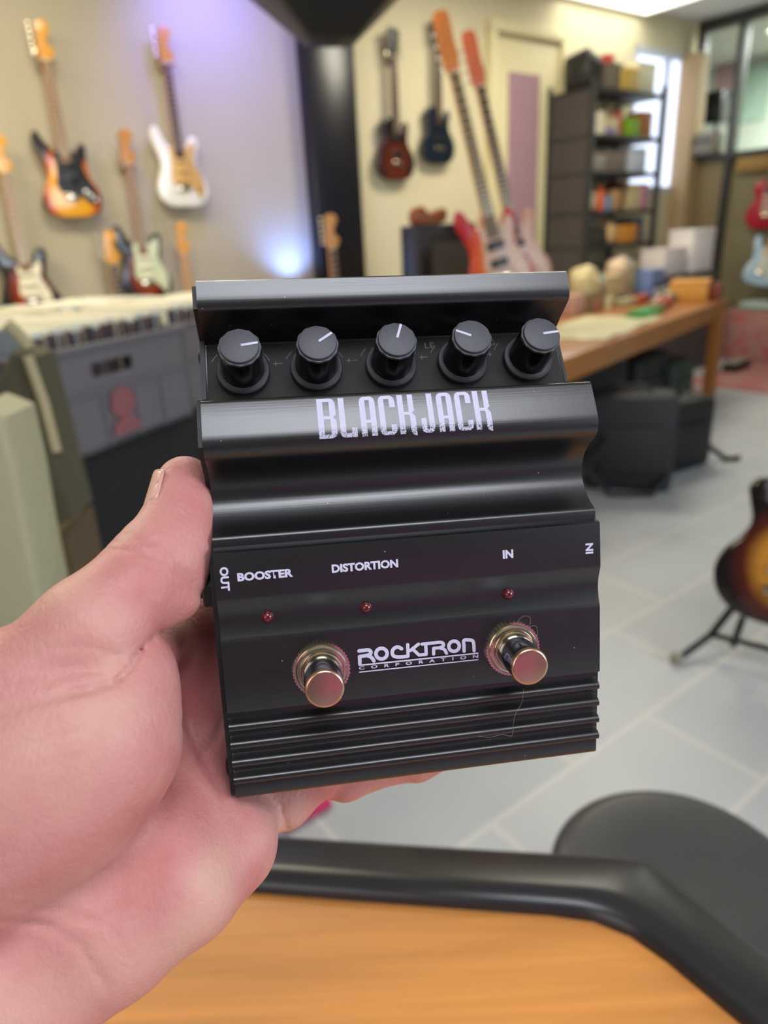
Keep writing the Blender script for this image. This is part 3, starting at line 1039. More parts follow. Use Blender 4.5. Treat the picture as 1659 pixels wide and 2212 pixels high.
# ------------------------------------------------------------------ guitars
def burst(name, c0, c1, c2, sx, sz, cz, lo=0.45, hi=0.92):
    mt = bpy.data.materials.new(name)
    mt.use_nodes = True
    nt = mt.node_tree
    b = nt.nodes['Principled BSDF']
    b.inputs['Roughness'].default_value = 0.22
    b.inputs['Coat Weight'].default_value = 0.5
    tc = nt.nodes.new('ShaderNodeTexCoord')
    mp = nt.nodes.new('ShaderNodeMapping')
    mp.inputs['Location'].default_value = (0, 0, -cz / sz)
    mp.inputs['Scale'].default_value = (1 / sx, 0, 1 / sz)
    ln = nt.nodes.new('ShaderNodeVectorMath')
    ln.operation = 'LENGTH'
    nz = nt.nodes.new('ShaderNodeTexNoise')
    nz.inputs['Scale'].default_value = 20
    ad = nt.nodes.new('ShaderNodeMath')
    ad.operation = 'MULTIPLY_ADD'
    ad.inputs[1].default_value = 0.06
    rp = nt.nodes.new('ShaderNodeValToRGB')
    e = rp.color_ramp.elements
    e[0].position, e[0].color = lo, lin(c0)
    e[1].position, e[1].color = hi, lin(c2)
    m_ = e.new((lo + hi) / 2)
    m_.color = lin(c1)
    L = nt.links.new
    L(tc.outputs['Object'], mp.inputs[0])
    L(mp.outputs[0], ln.inputs[0])
    L(tc.outputs['Object'], nz.inputs['Vector'])
    L(nz.outputs['Fac'], ad.inputs[0])
    L(ln.outputs['Value'], ad.inputs[2])
    L(ad.outputs[0], rp.inputs[0])
    L(rp.outputs[0], b.inputs['Base Color'])
    return mt


STRAT = [(0, 0), (-.09, .006), (-.145, .045), (-.160, .105), (-.143, .165), (-.122, .215), (-.122, .265), (-.140, .32), (-.156, .375), (-.152, .42), (-.132, .445), (-.112, .432), (-.092, .39), (-.068, .35), (-.035, .330),
         (.035, .330), (.052, .338), (.068, .365), (.09, .392), (.114, .392), (.128, .365), (.122, .325), (.108, .28), (.104, .235), (.124, .185), (.152, .135), (.158, .08), (.135, .03), (.08, .004)]
GUARD = [(-.052, .335), (.03, .34), (.06, .335), (.085, .365), (.104, .355), (.1, .31), (.088, .265), (.1, .22), (.128, .165), (.138, .11), (.118, .065), (.085, .075), (.055, .105), (.0, .118), (-.045, .125), (-.07, .16), (-.062, .21), (-.055, .27)]
OFFSET = [(.01, 0), (-.08, .004), (-.14, .035), (-.158, .09), (-.135, .15), (-.108, .20), (-.105, .26), (-.13, .33), (-.15, .39), (-.142, .432), (-.122, .44), (-.10, .40), (-.07, .355), (-.035, .330),
          (.035, .325), (.06, .338), (.088, .37), (.108, .385), (.122, .365), (.118, .315), (.112, .265), (.122, .21), (.148, .16), (.164, .10), (.15, .04), (.1, .008)]
SINGLE = [(0, 0), (-.085, .006), (-.142, .04), (-.165, .105), (-.152, .165), (-.118, .22), (-.106, .265), (-.118, .315), (-.118, .36), (-.09, .388), (-.05, .392), (-.028, .385), (-.026, .375), (.026, .345), (.034, .325), (.048, .322), (.066, .345), (.09, .372), (.112, .365),
          (.118, .335), (.108, .29), (.104, .255), (.12, .215), (.152, .165), (.166, .105), (.143, .04), (.085, .006)]
DOUBLE = [(0, 0), (-.1, .008), (-.170, .055), (-.200, .13), (-.185, .205), (-.145, .265), (-.132, .315), (-.15, .37), (-.165, .415), (-.15, .45), (-.118, .458), (-.085, .435), (-.05, .40), (-.028, .395), (.028, .395), (.05, .40), (.085, .435), (.118, .458), (.15, .45),
          (.165, .415), (.15, .37), (.132, .315), (.145, .265), (.185, .205), (.200, .13), (.170, .055), (.1, .008)]
HEAD_F = [(-.021, 0), (.022, 0), (.028, .014), (.046, .026), (.050, .048), (.036, .066), (.022, .08), (.022, .105), (.036, .13), (.046, .15), (.042, .172), (.018, .186), (-.012, .182), (-.026, .165), (-.030, .12), (-.034, .06), (-.036, .03)]
HEAD_3 = [(-.021, 0), (.021, 0), (.034, .035), (.036, .07), (.044, .15), (.03, .162), (.012, .155), (0, .168), (-.012, .155), (-.03, .162), (-.044, .15), (-.036, .07), (-.034, .035)]
maple = mat('maple', '#d99a45', 0.35, vary=0.12, scale=8, stretch=(6, 6, 1), coat=0.3)
maple_o = mat('amber_maple', '#dc9a34', 0.3, vary=0.1, scale=8, stretch=(6, 6, 1), coat=0.4)
rosewood = mat('rosewood', '#4a3126', 0.5, vary=0.25, scale=20, stretch=(8, 8, 1))
paleboard = mat('pale_rosewood', '#8a6a4e', 0.5, vary=0.2, scale=20, stretch=(8, 8, 1))
fret_m = mat('fret_nickel', '#d8d0b8', 0.3, 0.6)
black_pl = mat('black_plastic', '#151516', 0.35, vary=0.1)
cream_pl = mat('cream_plastic', '#e6dcc0', 0.4, vary=0.05)


def guitar(label, M, body_m, outline=STRAT, guard=None, guard_m=None, board_m=rosewood, neck_m=maple, head_m=None, head=HEAD_F, neck_len=0.44, joint=0.33, tuner_side='left', n_tuner=6, group=None, scale=1.0, pickups=(.15, .205, .26),
           pickup_m=None, thick=0.045, knobs=((.085, .12), (.1, .09), (.11, .06)), knob_mt=None, name='electric_guitar', cat='guitar', arch=False, frets=20, head_scale=1.0, tuner_m=None):
    g = empty(name, M @ Matrix.Scale(scale, 4), label, cat, group)
    pts = spline(outline, 4)
    tun_m = tuner_m or chrome
    MB().prism(pts, -thick / 2, thick / 2, 0.010 if not arch else 0.016).build('body', body_m, g, 40)
    fy = -thick / 2
    if guard:
        MB().prism(spline(guard, 4), fy - 0.003, fy + 0.001, 0.001).build('pickguard', guard_m, g, 40)
        fy -= 0.003
    nz_ = joint + neck_len
    MB().prism([(-.028, joint - .06), (.028, joint - .06), (.0215, nz_), (-.0215, nz_)], -thick / 2 - 0.006, -thick / 2 + 0.018, 0.006).build('neck', neck_m, g, 40)
    fb = MB()
    fb.prism([(-.0285, joint - .075), (.0285, joint - .075), (.021, nz_), (-.021, nz_)], -thick / 2 - 0.012, -thick / 2 - 0.005, 0.001, 0)
    sc = neck_len + joint - 0.115
    for k in range(1, frets + 1):
        zf = nz_ - sc * (1 - 2 ** (-k / 12))
        if zf > joint - .07:
            wf = .042 + .014 * (nz_ - zf) / (neck_len + .07)
            fb.box((0, -thick / 2 - 0.0125, zf), (wf, 0.002, 0.0028), mi=1)
    fb.build('fretboard', None, g, 40, mats=[board_m, fret_m])
    hd = MB().prism([(x * head_scale, z * head_scale + nz_) for x, z in spline(head, 3)], -thick / 2 - 0.006, -thick / 2 + 0.009, 0.002)
    hd.build('headstock', head_m or neck_m, g, 40)
    MB().box((0, -thick / 2 - 0.013, nz_ + .001), (.043, .006, .005)).build('nut', cream_pl, g)
    for k in range(n_tuner):
        if tuner_side == 'left':
            x, z = -.052 * head_scale, nz_ + (.03 + (.135 / max(1, n_tuner - 1)) * k) * head_scale
        else:
            h = n_tuner // 2
            x, z = (-1 if k < h else 1) * .056 * head_scale, nz_ + (.04 + .042 * (k % h)) * head_scale
        t_ = MB()
        t_.box((x, -thick / 2 + .004, z), (.020, .008, .016), bev=.003)
        t_.tube([(x, -thick / 2 + .004, z), (x * .45, -thick / 2 + .004, z)], .003, 6)
        t_.tube([(x * .45, -thick / 2 + .006, z), (x * .45, -thick / 2 - .014, z)], .0045, 8)
        t_.build('tuner', tun_m, g)
    for z in pickups:
        MB().box((0, fy - .004, z), (.083, .012, .022 if len(pickups) > 2 else .038), bev=.003).build('pickup', pickup_m or cream_pl, g)
    MB().box((0, fy - .006, .108), (.078, .014, .03), bev=.003).build('bridge', chrome, g)
    for x, z in knobs:
        MB().lathe([(.0125, 0), (.0115, .012), (.009, .015)], 16, Matrix.Translation((x, fy, z)) @ Matrix.Rotation(PI / 2, 4, 'X')).build('control_knob', knob_mt or cream_pl, g)
    return g


def hang(px, py, d, z_top, length):
    """matrix of a guitar hung flat on the back wall, top of its headstock at the pixel"""
    p = at_wall(px, py, d)
    return Matrix.Translation((p.x, p.y, p.z - length)) @ Matrix.Rotation(A36, 4, 'Z')


burst_a = burst('amber_sunburst', '#e6a010', '#c4581c', '#1c0f0c', .165, .27, .13, .62, 1.02)
burst_b = burst('dark_sunburst', '#b5521a', '#7a2412', '#15100f', .150, .22, .16, .35, .85)
burst_c = burst('red_brown_burst', '#5e2410', '#3c1409', '#180805', .19, .24, .10, .45, 1.0)
burst_d = burst('gold_sunburst', '#c98a2e', '#571d10', '#140a08', .20, .25, .19, .38, .80)
white_b = mat('olympic_white_finish', '#ece6d4', 0.25, vary=0.03, coat=0.5)
gold_g = mat('gold_pickguard', '#d2a862', 0.35, 0.3, vary=0.05)
mint_g = mat('mint_pickguard', '#cfd8b0', 0.4, vary=0.04)
WG = WD - 0.06
MIRROR = None
G1 = guitar('amber sunburst guitar with black pickguard, upper left on the grey wall', hang(80, 45, WG, 0, .955), burst_a, OFFSET, GUARD, black_pl, paleboard, maple_o, group=None, pickups=(.19, .265), pickup_m=black_pl, knob_mt=chrome, knobs=((.075, .135), (.1, .115), (.125, .09)))
G2 = guitar('white guitar with gold pickguard on the grey wall', hang(345, 58, WG, 0, .955), white_b, STRAT, GUARD, gold_g, rosewood, mat('brown_maple', '#c0823c', 0.35, vary=0.1, coat=0.3), pickup_m=gold_g, knob_mt=gold_g)
G3 = guitar('sunburst guitar with mint green pickguard hanging low on the grey wall', hang(262, 280, WG, 0, .955), burst_b, STRAT, GUARD, mint_g, paleboard, mat('brown_maple', '#c0823c'))
G4 = guitar('sunburst guitar with pale fretted neck, cut by the left edge of the photo', hang(-12, 292, WG, 0, .955), burst_b, STRAT, [(x * .8, z * .8 + .03) for x, z in GUARD], cream_pl, paleboard, maple_o)
G5 = guitar('guitar with orange headstock showing above the white record sleeves', hang(228, 498, WG - .05, 0, .955), burst_b, STRAT, GUARD, cream_pl, rosewood, maple_o)
G6 = guitar('yellow guitar with pale maple neck, beside the left edge of the pedal', hang(384, 480, WG - .05, 0, .955), mat('butter_yellow_finish', '#e4cf72', 0.3, coat=0.4), STRAT, GUARD, cream_pl, mat('tan_fretboard', '#b98a5c', 0.4, vary=0.1), maple)
G7 = guitar('dark red-brown single cutaway guitar on the cream wall', hang(843, 72, WG, 0, .94), burst_c, SINGLE, None, None, rosewood, mat('dark_mahogany', '#3a1d14', 0.35), black_pl, HEAD_3, .39, .36, 'both', 6, pickups=(.17, .27), pickup_m=black_pl, tuner_m=black_pl, knob_mt=black_pl, knobs=((.10, .13), (.125, .10), (.09, .07), (.115, .05)), arch=True, scale=1.06, thick=.05)
G8 = guitar('blue-black guitar on the cream wall behind the two leaning basses', hang(940, 30, WG, 0, .985), mat('midnight_blue_finish', '#141d29', 0.2, coat=0.5), SINGLE, None, None, rosewood, black_pl, black_pl, HEAD_3, .44, .355, 'both', 6, pickups=(.17, .27), pickup_m=black_pl, tuner_m=black_pl, knob_mt=black_pl, scale=1.0)
for g, lb in ((G1, 'metal wall hanger behind the amber sunburst guitar'), (G2, 'metal wall hanger behind the white guitar'), (G3, 'metal wall hanger behind the mint pickguard guitar'), (G7, 'metal wall hanger behind the red-brown guitar')):
    T = g.matrix_world
    k = T.to_scale()[0]
    w = MB()
    zz = (.33 + .44) if g is not G7 else (.36 + .39)
    w.box((0, .052, zz + .02), (.07, .014, .11), bev=.005)
    w.tube([(0, .05, zz + .005), (0, .0, zz + .005)], .007, 8)
    for s_ in (-1, 1):
        w.tube([(0, .012, zz + .003), (.034 * s_, .006, zz - .004), (.040 * s_, -.045, zz - .004), (.040 * s_, -.052, zz + .006)], .0065, 8)
    h_ = w.build('wall_hanger', chrome)
    h_.matrix_world = T
    tag(h_, lb, 'hanger', 'wall hangers')
# two basses leaning on the table top
lean = Matrix.Rotation(math.radians(-13), 4, 'Y') @ Matrix.Rotation(math.radians(-7), 4, 'X')
BH = [(-.026, 0), (.024, 0), (.030, .02), (.038, .06), (.034, .12), (.036, .19), (.030, .235), (.0, .245), (-.030, .235), (-.036, .19), (-.036, .12), (-.036, .05)]


def standing(px_top, py_top, y, length, rz, tilt):
    p = at_y(px_top, py_top, y)
    R_ = Matrix.Rotation(rz, 4, 'Z') @ tilt
    return Matrix.Translation(p - (R_ @ Vector((0, 0, length)))) @ R_


red_side = burst('orange_red_burst', '#d8702a', '#cf4a26', '#b3202a', .17, .25, .17, .5, .98)
pink_g = mat('pinkish_pickguard', '#cfae9c', 0.35, vary=0.04)
B1 = guitar('natural headstock bass leaning in front, red edged orange body', standing(958, 78, 3.85, 1.235, 0.15, lean), red_side, STRAT, GUARD, pink_g, mat('olive_board', '#6d5a3c', 0.5, vary=0.15), maple, mat('orange_headstock', '#cd7a38', 0.4, vary=0.1), BH, .63, .36, 'left', 4, scale=1.08, pickups=(.17, .25), pickup_m=black_pl, name='bass_guitar', cat='bass')
B2 = guitar('second bass leaning behind the red edged one, pinkish front', standing(1012, 94, 4.05, 1.235, 0.15, lean), mat('salmon_finish', '#c9937c', 0.35, coat=0.4), STRAT, GUARD, pink_g, mat('brown_board', '#5d4a35', 0.5, vary=0.15), maple, mat('red_headstock', '#d06a44', 0.4, vary=0.1), BH, .63, .36, 'left', 4, scale=1.04, pickups=(.17, .25), pickup_m=black_pl, name='bass_guitar', cat='bass')
# headstock against the pillar
G9 = guitar('guitar standing against the foot of the black pillar, tan headstock', standing(706, 462, 4.35, .96, 0.5, Matrix.Rotation(math.radians(-4), 4, 'X')), burst_b, STRAT, GUARD, cream_pl, rosewood, mat('tan_headstock', '#c08a52', 0.4, vary=0.1))
# big hollow body on a floor stand at the right
hb = at_y(1690, 1256, 1.80)
_R = Matrix.Rotation(math.radians(-36), 4, 'Z') @ Matrix.Rotation(math.radians(-16), 4, 'X') @ Matrix.Rotation(math.radians(5), 4, 'Y')
HM = Matrix.Translation(hb - _R @ Vector((0, 0, .135))) @ _R
G10 = guitar('dark gold-centred sunburst archtop guitar on a floor stand at the right edge', HM, burst_d, [(x * .92, z * .92) for x, z in DOUBLE], None, None, rosewood, mat('dark_mahogany', '#3a1d14'), black_pl, HEAD_3, .40, .40, 'both', 6, pickups=(.17, .29), pickup_m=fret_m, knobs=((.11, .13), (.135, .10), (.1, .07), (.125, .045)), thick=.06, arch=True, knob_mt=mat('amber_knob', '#c58b2a', 0.3))
# red guitar on the partition and a pale blue one below it
# ------------------------------------------------------------------ partition at the right: panel below, glass above
CU = 7.48
CORN = wall_pt(CU, 4.5, 0)


def at_part(px, py, off=0.0):
    r = ray(px, py)
    return Vector(EYE + r * (CU - off - E1 @ EYE) / (E1 @ r))


PMX = Matrix(((NW[0], E1[0], 0, CORN.x), (NW[1], E1[1], 0, CORN.y), (0, 0, 1, 0), (0, 0, 0, 1)))
# in this frame: x runs into the back wall (negative = towards the camera), y is the depth behind the partition
PMX = Matrix.Translation(CORN) @ Matrix.Rotation(A36 - PI / 2, 4, 'Z')
# local x = along (sin, -cos): towards the camera side; local y = E1 direction
panel_m = mat('olive_brown_panel', '#85734f', 0.6, vary=0.06, scale=4)
panel_l = mat('pale_olive_panel', '#8b8060', 0.6, vary=0.05, scale=4)
frame_m = mat('dark_window_frame', '#3a3833', 0.45, vary=0.1)
tan_m = mat('tan_timber', '#b79a72', 0.6, vary=0.1, scale=5, stretch=(5, 5, 1))


def local_x(px, py):
    return (PMX.inverted() @ at_part(px, py)).x


o = structure(MB().box((1.3, 0.05, 0.95), (2.9, 0.08, 1.9)).build('wall_right', panel_l, smooth=None))
o.matrix_world = PMX
o = structure(MB().box((0.16, -0.004, 0.95), (0.42, 0.03, 1.88), bev=.004).build('trim_1', panel_m))
o.matrix_world = PMX
o = structure(MB().box((-0.02, -0.09, 1.42), (0.20, 0.20, 2.84), bev=.005).build('trim_2', tan_m))
o.matrix_world = PMX
fx0 = local_x(1517, 120)
fx1 = local_x(1601, 150)
win = empty('window_2', PMX, 'dark framed office window in the partition', 'window')
for k in ('label', 'category'):
    del win[k]
structure(win)
fm = MB()
fm.box((fx0, 0, 2.50), (0.07, 0.10, 1.22))
fm.box((1.6, 0, 3.07), (3.2 - fx0, 0.10, 0.09))
fm.box((1.6, 0, 1.90), (3.2 - fx0, 0.14, 0.05))
fm.build('window_frame', frame_m, win)
mull = MB().box((fx1, -0.01, 1.56), (0.06, 0.11, 3.05))
mull.build('window_post', frame_m, win)
gl = mat('office_glass', '#f2f8f5', 0.02, trans=1.0, vary=0.0)
gl.node_tree.nodes['Principled BSDF'].inputs['IOR'].default_value = 1.06
MB().box((1.6, 0.02, 2.48), (3.1 - fx0, 0.006, 1.12)).build('pane', gl, win)
oc = structure(MB().box((1.2, 2.2, 1.56), (5.5, 0.08, 3.12)).build('wall_office', mat('office_wall_paint', '#d5dacb', 0.8, vary=0.02), smooth=None))
oc.matrix_world = PMX


def on_local(px, py, yl):
    """point where the pixel's ray meets the plane y=yl of the partition frame"""
    I = PMX.inverted()
    a, b = I @ Vector(EYE), I.to_3x3() @ Vector(ray(px, py))
    return a + b * ((yl - a.y) / b.y)


def poster(px, py, w, h, c, label, kind='poster'):
    p = on_local(px, py, 2.15)
    o = MB().box((p.x, p.y - 0.002, p.z), (w, 0.006, h)).build(kind, mat(label[:18], c, 0.6, vary=0.25, scale=9))
    o.matrix_world = PMX
    tag(o, label, kind)


poster(1575, 178, .36, .52, '#c9a3a2', 'pale red poster on the office wall behind the glass')
poster(1632, 200, .34, .62, '#b4cbb8', 'pale green poster on the office wall behind the glass')
sp = on_local(1551, 232, 0.8)
s = empty('loudspeaker', PMX @ Matrix.Translation((sp.x, sp.y, sp.z)), 'small black loudspeaker on a stand behind the office glass', 'speaker')
MB().box((0, 0, 0), (.19, .2, .31), bev=.01).build('cabinet', black_pl, s)
MB().lathe([(.065, 0), (.065, .008), (.02, .012)], 24, Matrix.Translation((0, -.1, -.05)) @ Matrix.Rotation(PI / 2, 4, 'X')).build('woofer', mat('speaker_cone', '#2c2a28', 0.6), s)
MB().tube([(0, 0, -.155), (0, 0, -sp.z + 0.02)], .018, 10).build('stand_pole', frame_m, s)
MB().lathe([(.15, -sp.z), (.15, -sp.z + .02), (.02, -sp.z + .03)], 24).build('stand_foot', frame_m, s)


def gadget(name, px, py, y, size, mt, label, cat, bands=3):
    p = on_local(px, py, y)
    g = empty(name, PMX @ Matrix.Translation((p.x, p.y, 1.925)), label, cat)
    MB().box((0, 0, size[2] / 2), size, bev=.012).build('casing', mt, g)
    MB().box((0, -size[1] / 2 - .002, size[2] * .62), (size[0] * .8, .006, size[2] * .22)).build('front_panel', mat('printer_dark', '#57534c', 0.5), g)
    MB().box((0, -size[1] / 2 - .012, size[2] * .25), (size[0] * .7, .03, .012)).build('paper_tray', mat('printer_tray', '#a9a295', 0.5), g)


gadget('printer', 1522, 300, -0.05, (.33, .2, .20), mat('printer_grey', '#857c6e', 0.55), 'grey printer on the window sill of the partition', 'printer')
p = local_x(1632, 365)
o = MB().box((p, -0.05, 1.80), (.34, .02, .13), bev=.004).build('notice_board', mat('ochre_board', '#9a7a3a', 0.6, vary=0.1))
o.matrix_world = PMX
tag(o, 'ochre strip board below the office window, beside the red guitar', 'board')
rp_ = at_part(1644, 495, 0.09)
_rs = 1.12
RG = guitar('red guitar hanging on the partition at the right edge of the photo', Matrix.Translation(rp_) @ Matrix.Rotation(A36 - PI / 2 + .35, 4, 'Z') @ Matrix.Translation((.03, 0, 0)), mat('cherry_red_finish', '#b3122e', 0.25, coat=.5), SINGLE, GUARD, mat('rose_pickguard', '#a8505a', 0.4), rosewood, maple, maple, HEAD_F, scale=1.12)
bp_ = at_part(1634, 616, 0.30)
BG = guitar('pale blue guitar standing behind the right end of the table', Matrix.Translation((bp_.x, bp_.y, bp_.z)) @ Matrix.Rotation(-.6, 4, 'Z') @ Matrix.Rotation(math.radians(12), 4, 'Y') @ Matrix.Rotation(math.radians(-8), 4, 'X'), mat('pale_blue_finish', '#a9c4d8', 0.3, coat=.4), STRAT, GUARD, mat('pearl_pickguard', '#c5cdc6', 0.35), maple, maple_o, neck_len=.3, head_scale=.7, scale=1.0)
# daylight window in the back wall
wn = empty('window_1', Matrix.Translation(wall_pt(0, WD, 0)) @ Matrix.Rotation(A36, 4, 'Z'), 'w', 'w')
for k in ('label', 'category'):
    del wn[k]
structure(wn)
f2 = MB()
um, zm = (W0 + W1) / 2, (WZ0 + WZ1) / 2
for x, z, sx, sz in ((W0 + .03, zm, .06, WZ1 - WZ0), (W1 - .03, zm, .06, WZ1 - WZ0), (um, WZ0 + .03, W1 - W0, .06), (um, WZ1 - .03, W1 - W0, .06), (um + .12, zm, .04, WZ1 - WZ0)):
    f2.box((x, .03, z), (sx, .07, sz))
f2.build('window_frame', mat('pale_frame', '#c9ccd2', 0.5), wn)
sky_pane = mat('daylight_pane', '#e4eefc', 0.3, emit=('#d6e4ff', 1.7))
MB().box((um, .06, zm), (W1 - W0 - .08, .006, WZ1 - WZ0 - .08)).build('pane', sky_pane, wn)
# tall cream door with a mauve light
dr = empty('door_1', Matrix.Translation(wall_pt(0, WD, 0)) @ Matrix.Rotation(A36, 4, 'Z'), 'w', 'w')
for k in ('label', 'category'):
    del dr[k]
structure(dr)
cream_d = mat('cream_door_paint', '#ddd2a6', 0.6, vary=0.02)
MB().box((5.02, -.02, 1.36), (.78, .04, 2.72), bev=.004).build('door_leaf', cream_d, dr)
f3 = MB()
f3.box((4.595, -.035, 1.39), (.07, .07, 2.78), bev=.004)
f3.box((5.445, -.035, 1.39), (.07, .07, 2.78), bev=.004)
f3.box((5.02, -.035, 2.80), (.92, .07, .08), bev=.004)
f3.build('door_frame', cream_d, dr)
MB().box((4.97, -.043, 1.86), (.37, .012, 1.28)).build('door_light', mat('mauve_panel', '#a98690', 0.5, vary=0.06, scale=3), dr)
MB().tube([(4.70, -.04, 1.05), (4.70, -.08, 1.05), (4.80, -.08, 1.05)], .01, 8).build('door_handle', chrome, dr)

# ------------------------------------------------------------------ ceiling lamps
lamp_e = mat('lamp_diffuser', '#ffffff', 0.4, emit=('#fffdf2', 6.0))
for (x, y, sx, sy, rz, lb) in ((2.32, 6.95, 1.2, .6, A36, 'white ceiling lamp panel at the top edge above the shelf'),):
    L_ = empty('ceiling_lamp', place(x, y, CEIL, rz), lb, 'lamp')
    f_ = MB()
    for cx_, cy_, dx, dy in ((0, sy / 2, sx + .04, .03), (0, -sy / 2, sx + .04, .03), (sx / 2, 0, .03, sy), (-sx / 2, 0, .03, sy)):
        f_.box((cx_, cy_, -.02), (dx, dy, .04))
    f_.build('frame', mat('lamp_frame', '#dcd9d0', 0.5), L_)
    MB().box((0, 0, -.018), (sx - .02, sy - .02, .01)).build('diffuser', lamp_e, L_)

# black softbox hung in front of the pillar, its stem up to the ceiling
sb_ = empty('softbox', Matrix.Translation(at_y(716, 92, 3.0)) @ Matrix.Rotation(.15, 4, 'Z'), 'black angular softbox at the top edge, in front of the black pillar', 'studio light')
bm = bmesh.new()
lo = [bm.verts.new((x, y, 0)) for x, y in ((-.085, -.08), (.085, -.08), (.085, .08), (-.085, .08))]
up = [bm.verts.new((x, y, .34)) for x, y in ((-.42, -.36), (.47, -.36), (.47, .36), (-.42, .36))]
for k in range(4):
    bm.faces.new((lo[k], lo[(k + 1) % 4], up[(k + 1) % 4], up[k]))
bm.faces.new(lo[::-1])
bm.faces.new(up)
bmesh.ops.bevel(bm, geom=bm.edges[:], offset=.012, segments=2, profile=.5, affect='EDGES')
MB_ = MB()
MB_.bm(bm)
MB_.build('cloth_hood', mat('black_nylon', '#0c0f10', 0.45, vary=0.2, scale=15), sb_)
zt = CEIL - sb_.matrix_world.translation.z
MB().tube([(0, 0, .33), (0, 0, zt)], .018, 10).build('stem', black_pl, sb_)
MB().lathe([(.03, -.006), (.04, 0), (.03, .008)], 20).build('vent_cap', black_pl, sb_)

# stage lights washing the grey wall blue
for nm, loc_, aim, lb in (('stage_light', wall_pt(2.62, 4.40, 0.98), wall_pt(2.62, 4.6, 1.55), 'stage lamp with blue beam on the black cabinet, aimed up the grey wall'),
                          ('stage_light', wall_pt(2.10, 3.95, CEIL - .12), wall_pt(2.25, 4.6, 2.35), 'stage lamp with violet beam under the ceiling, above the white guitar')):
    R_ = (aim - loc_).to_track_quat('Z', 'Y').to_matrix().to_4x4()
    g = empty(nm, Matrix.Translation(loc_) @ R_, lb, 'stage light', 'stage lights')
    MB().lathe([(.045, -.12), (.06, -.10), (.065, .02), (.06, .03), (.055, .01), (.01, .0)], 24).build('can', black_pl, g)
    MB().lathe([(.05, .006), (.045, .012), (.005, .016)], 24).build('lens', mat('blue_lens', '#5a78ff', 0.2, emit=('#5a78ff', 3.0)), g)
    if loc_.z < 2:
        spot('stage_beam', loc_ + (aim - loc_).normalized() * .04, aim, 34, (.16, .30, 1.0), 120, 1.0)
    else:
        spot('stage_beam', loc_ + (aim - loc_).normalized() * .04, aim, 105, (.22, .20, 1.0), 110, 1.0, 0.12)
cb = empty('speaker_cabinet', Matrix.Translation(wall_pt(2.42, 4.36, 0)) @ Matrix.Rotation(A36, 4, 'Z'), 'tall black speaker cabinet by the grey wall, under the blue beam', 'speaker')
MB().box((0, 0, .48), (.72, .34, .96), bev=.012).build('cabinet', black_pl, cb)
MB().box((0, -.172, .48), (.64, .012, .86)).build('grille', mat('grille_cloth', '#1d1b1a', 0.8, vary=0.3, scale=300), cb)
am = empty('amplifier', Matrix.Translation((at_y(947, 600, 4.45).x, 4.45, 0)) @ Matrix.Rotation(.35, 4, 'Z'), 'tall black amplifier stack behind the leaning basses', 'amplifier')
MB().box((0, 0, .68), (.36, .3, 1.36), bev=.012).build('cabinet', black_pl, am)
MB().box((.03, -.152, .95), (.26, .012, .62)).build('grille', mat('silver_grille', '#4d4b47', 0.7, vary=0.3, scale=300), am)
bx = at_y(925, 470, 4.4)
G11 = MB()
G11.prism(spline([(-.09, 0), (-.1, .07), (-.05, .1), (.0, .06), (.09, .085), (.1, .02), (.04, 0)], 4), -.05, .05, .01)
o = G11.build('leather_bag', mat('tan_leather', '#8a4a20', 0.5, vary=0.15))
o.matrix_world = Matrix.Translation((bx.x, 4.42, 1.362)) @ Matrix.Rotation(.35, 4, 'Z')
tag(o, 'brown leather bag on top of the black amplifier stack', 'bag')

# ------------------------------------------------------------------ record crates and stand at the left
CD = math.radians(67)
CM = Matrix.Translation((-0.805, 1.565, 0)) @ Matrix.Rotation(CD, 4, 'Z')
# frame: x along the long front (away), y into the rows (left), front at y = 0
stand = MB()
stand.box((.42, .55, .41), (1.30, 1.06, .82), bev=.006)
o = stand.build('record_stand', mat('black_cloth', '#131416', 0.85, vary=0.3, scale=6))
o.matrix_world = CM
tag(o, 'black cloth covered stand under the record crates', 'stand')
grey_c = mat('grey_crate_plastic', '#696569', 0.5, vary=0.05)
light_c = mat('light_crate_plastic', '#c4bb9a', 0.5, vary=0.05)
red_ink = mat('faded_red_ink', '#8a5257', 0.7, vary=0.2, scale=60)
CW, CDp, CH, CT = .60, .40, .27, .008


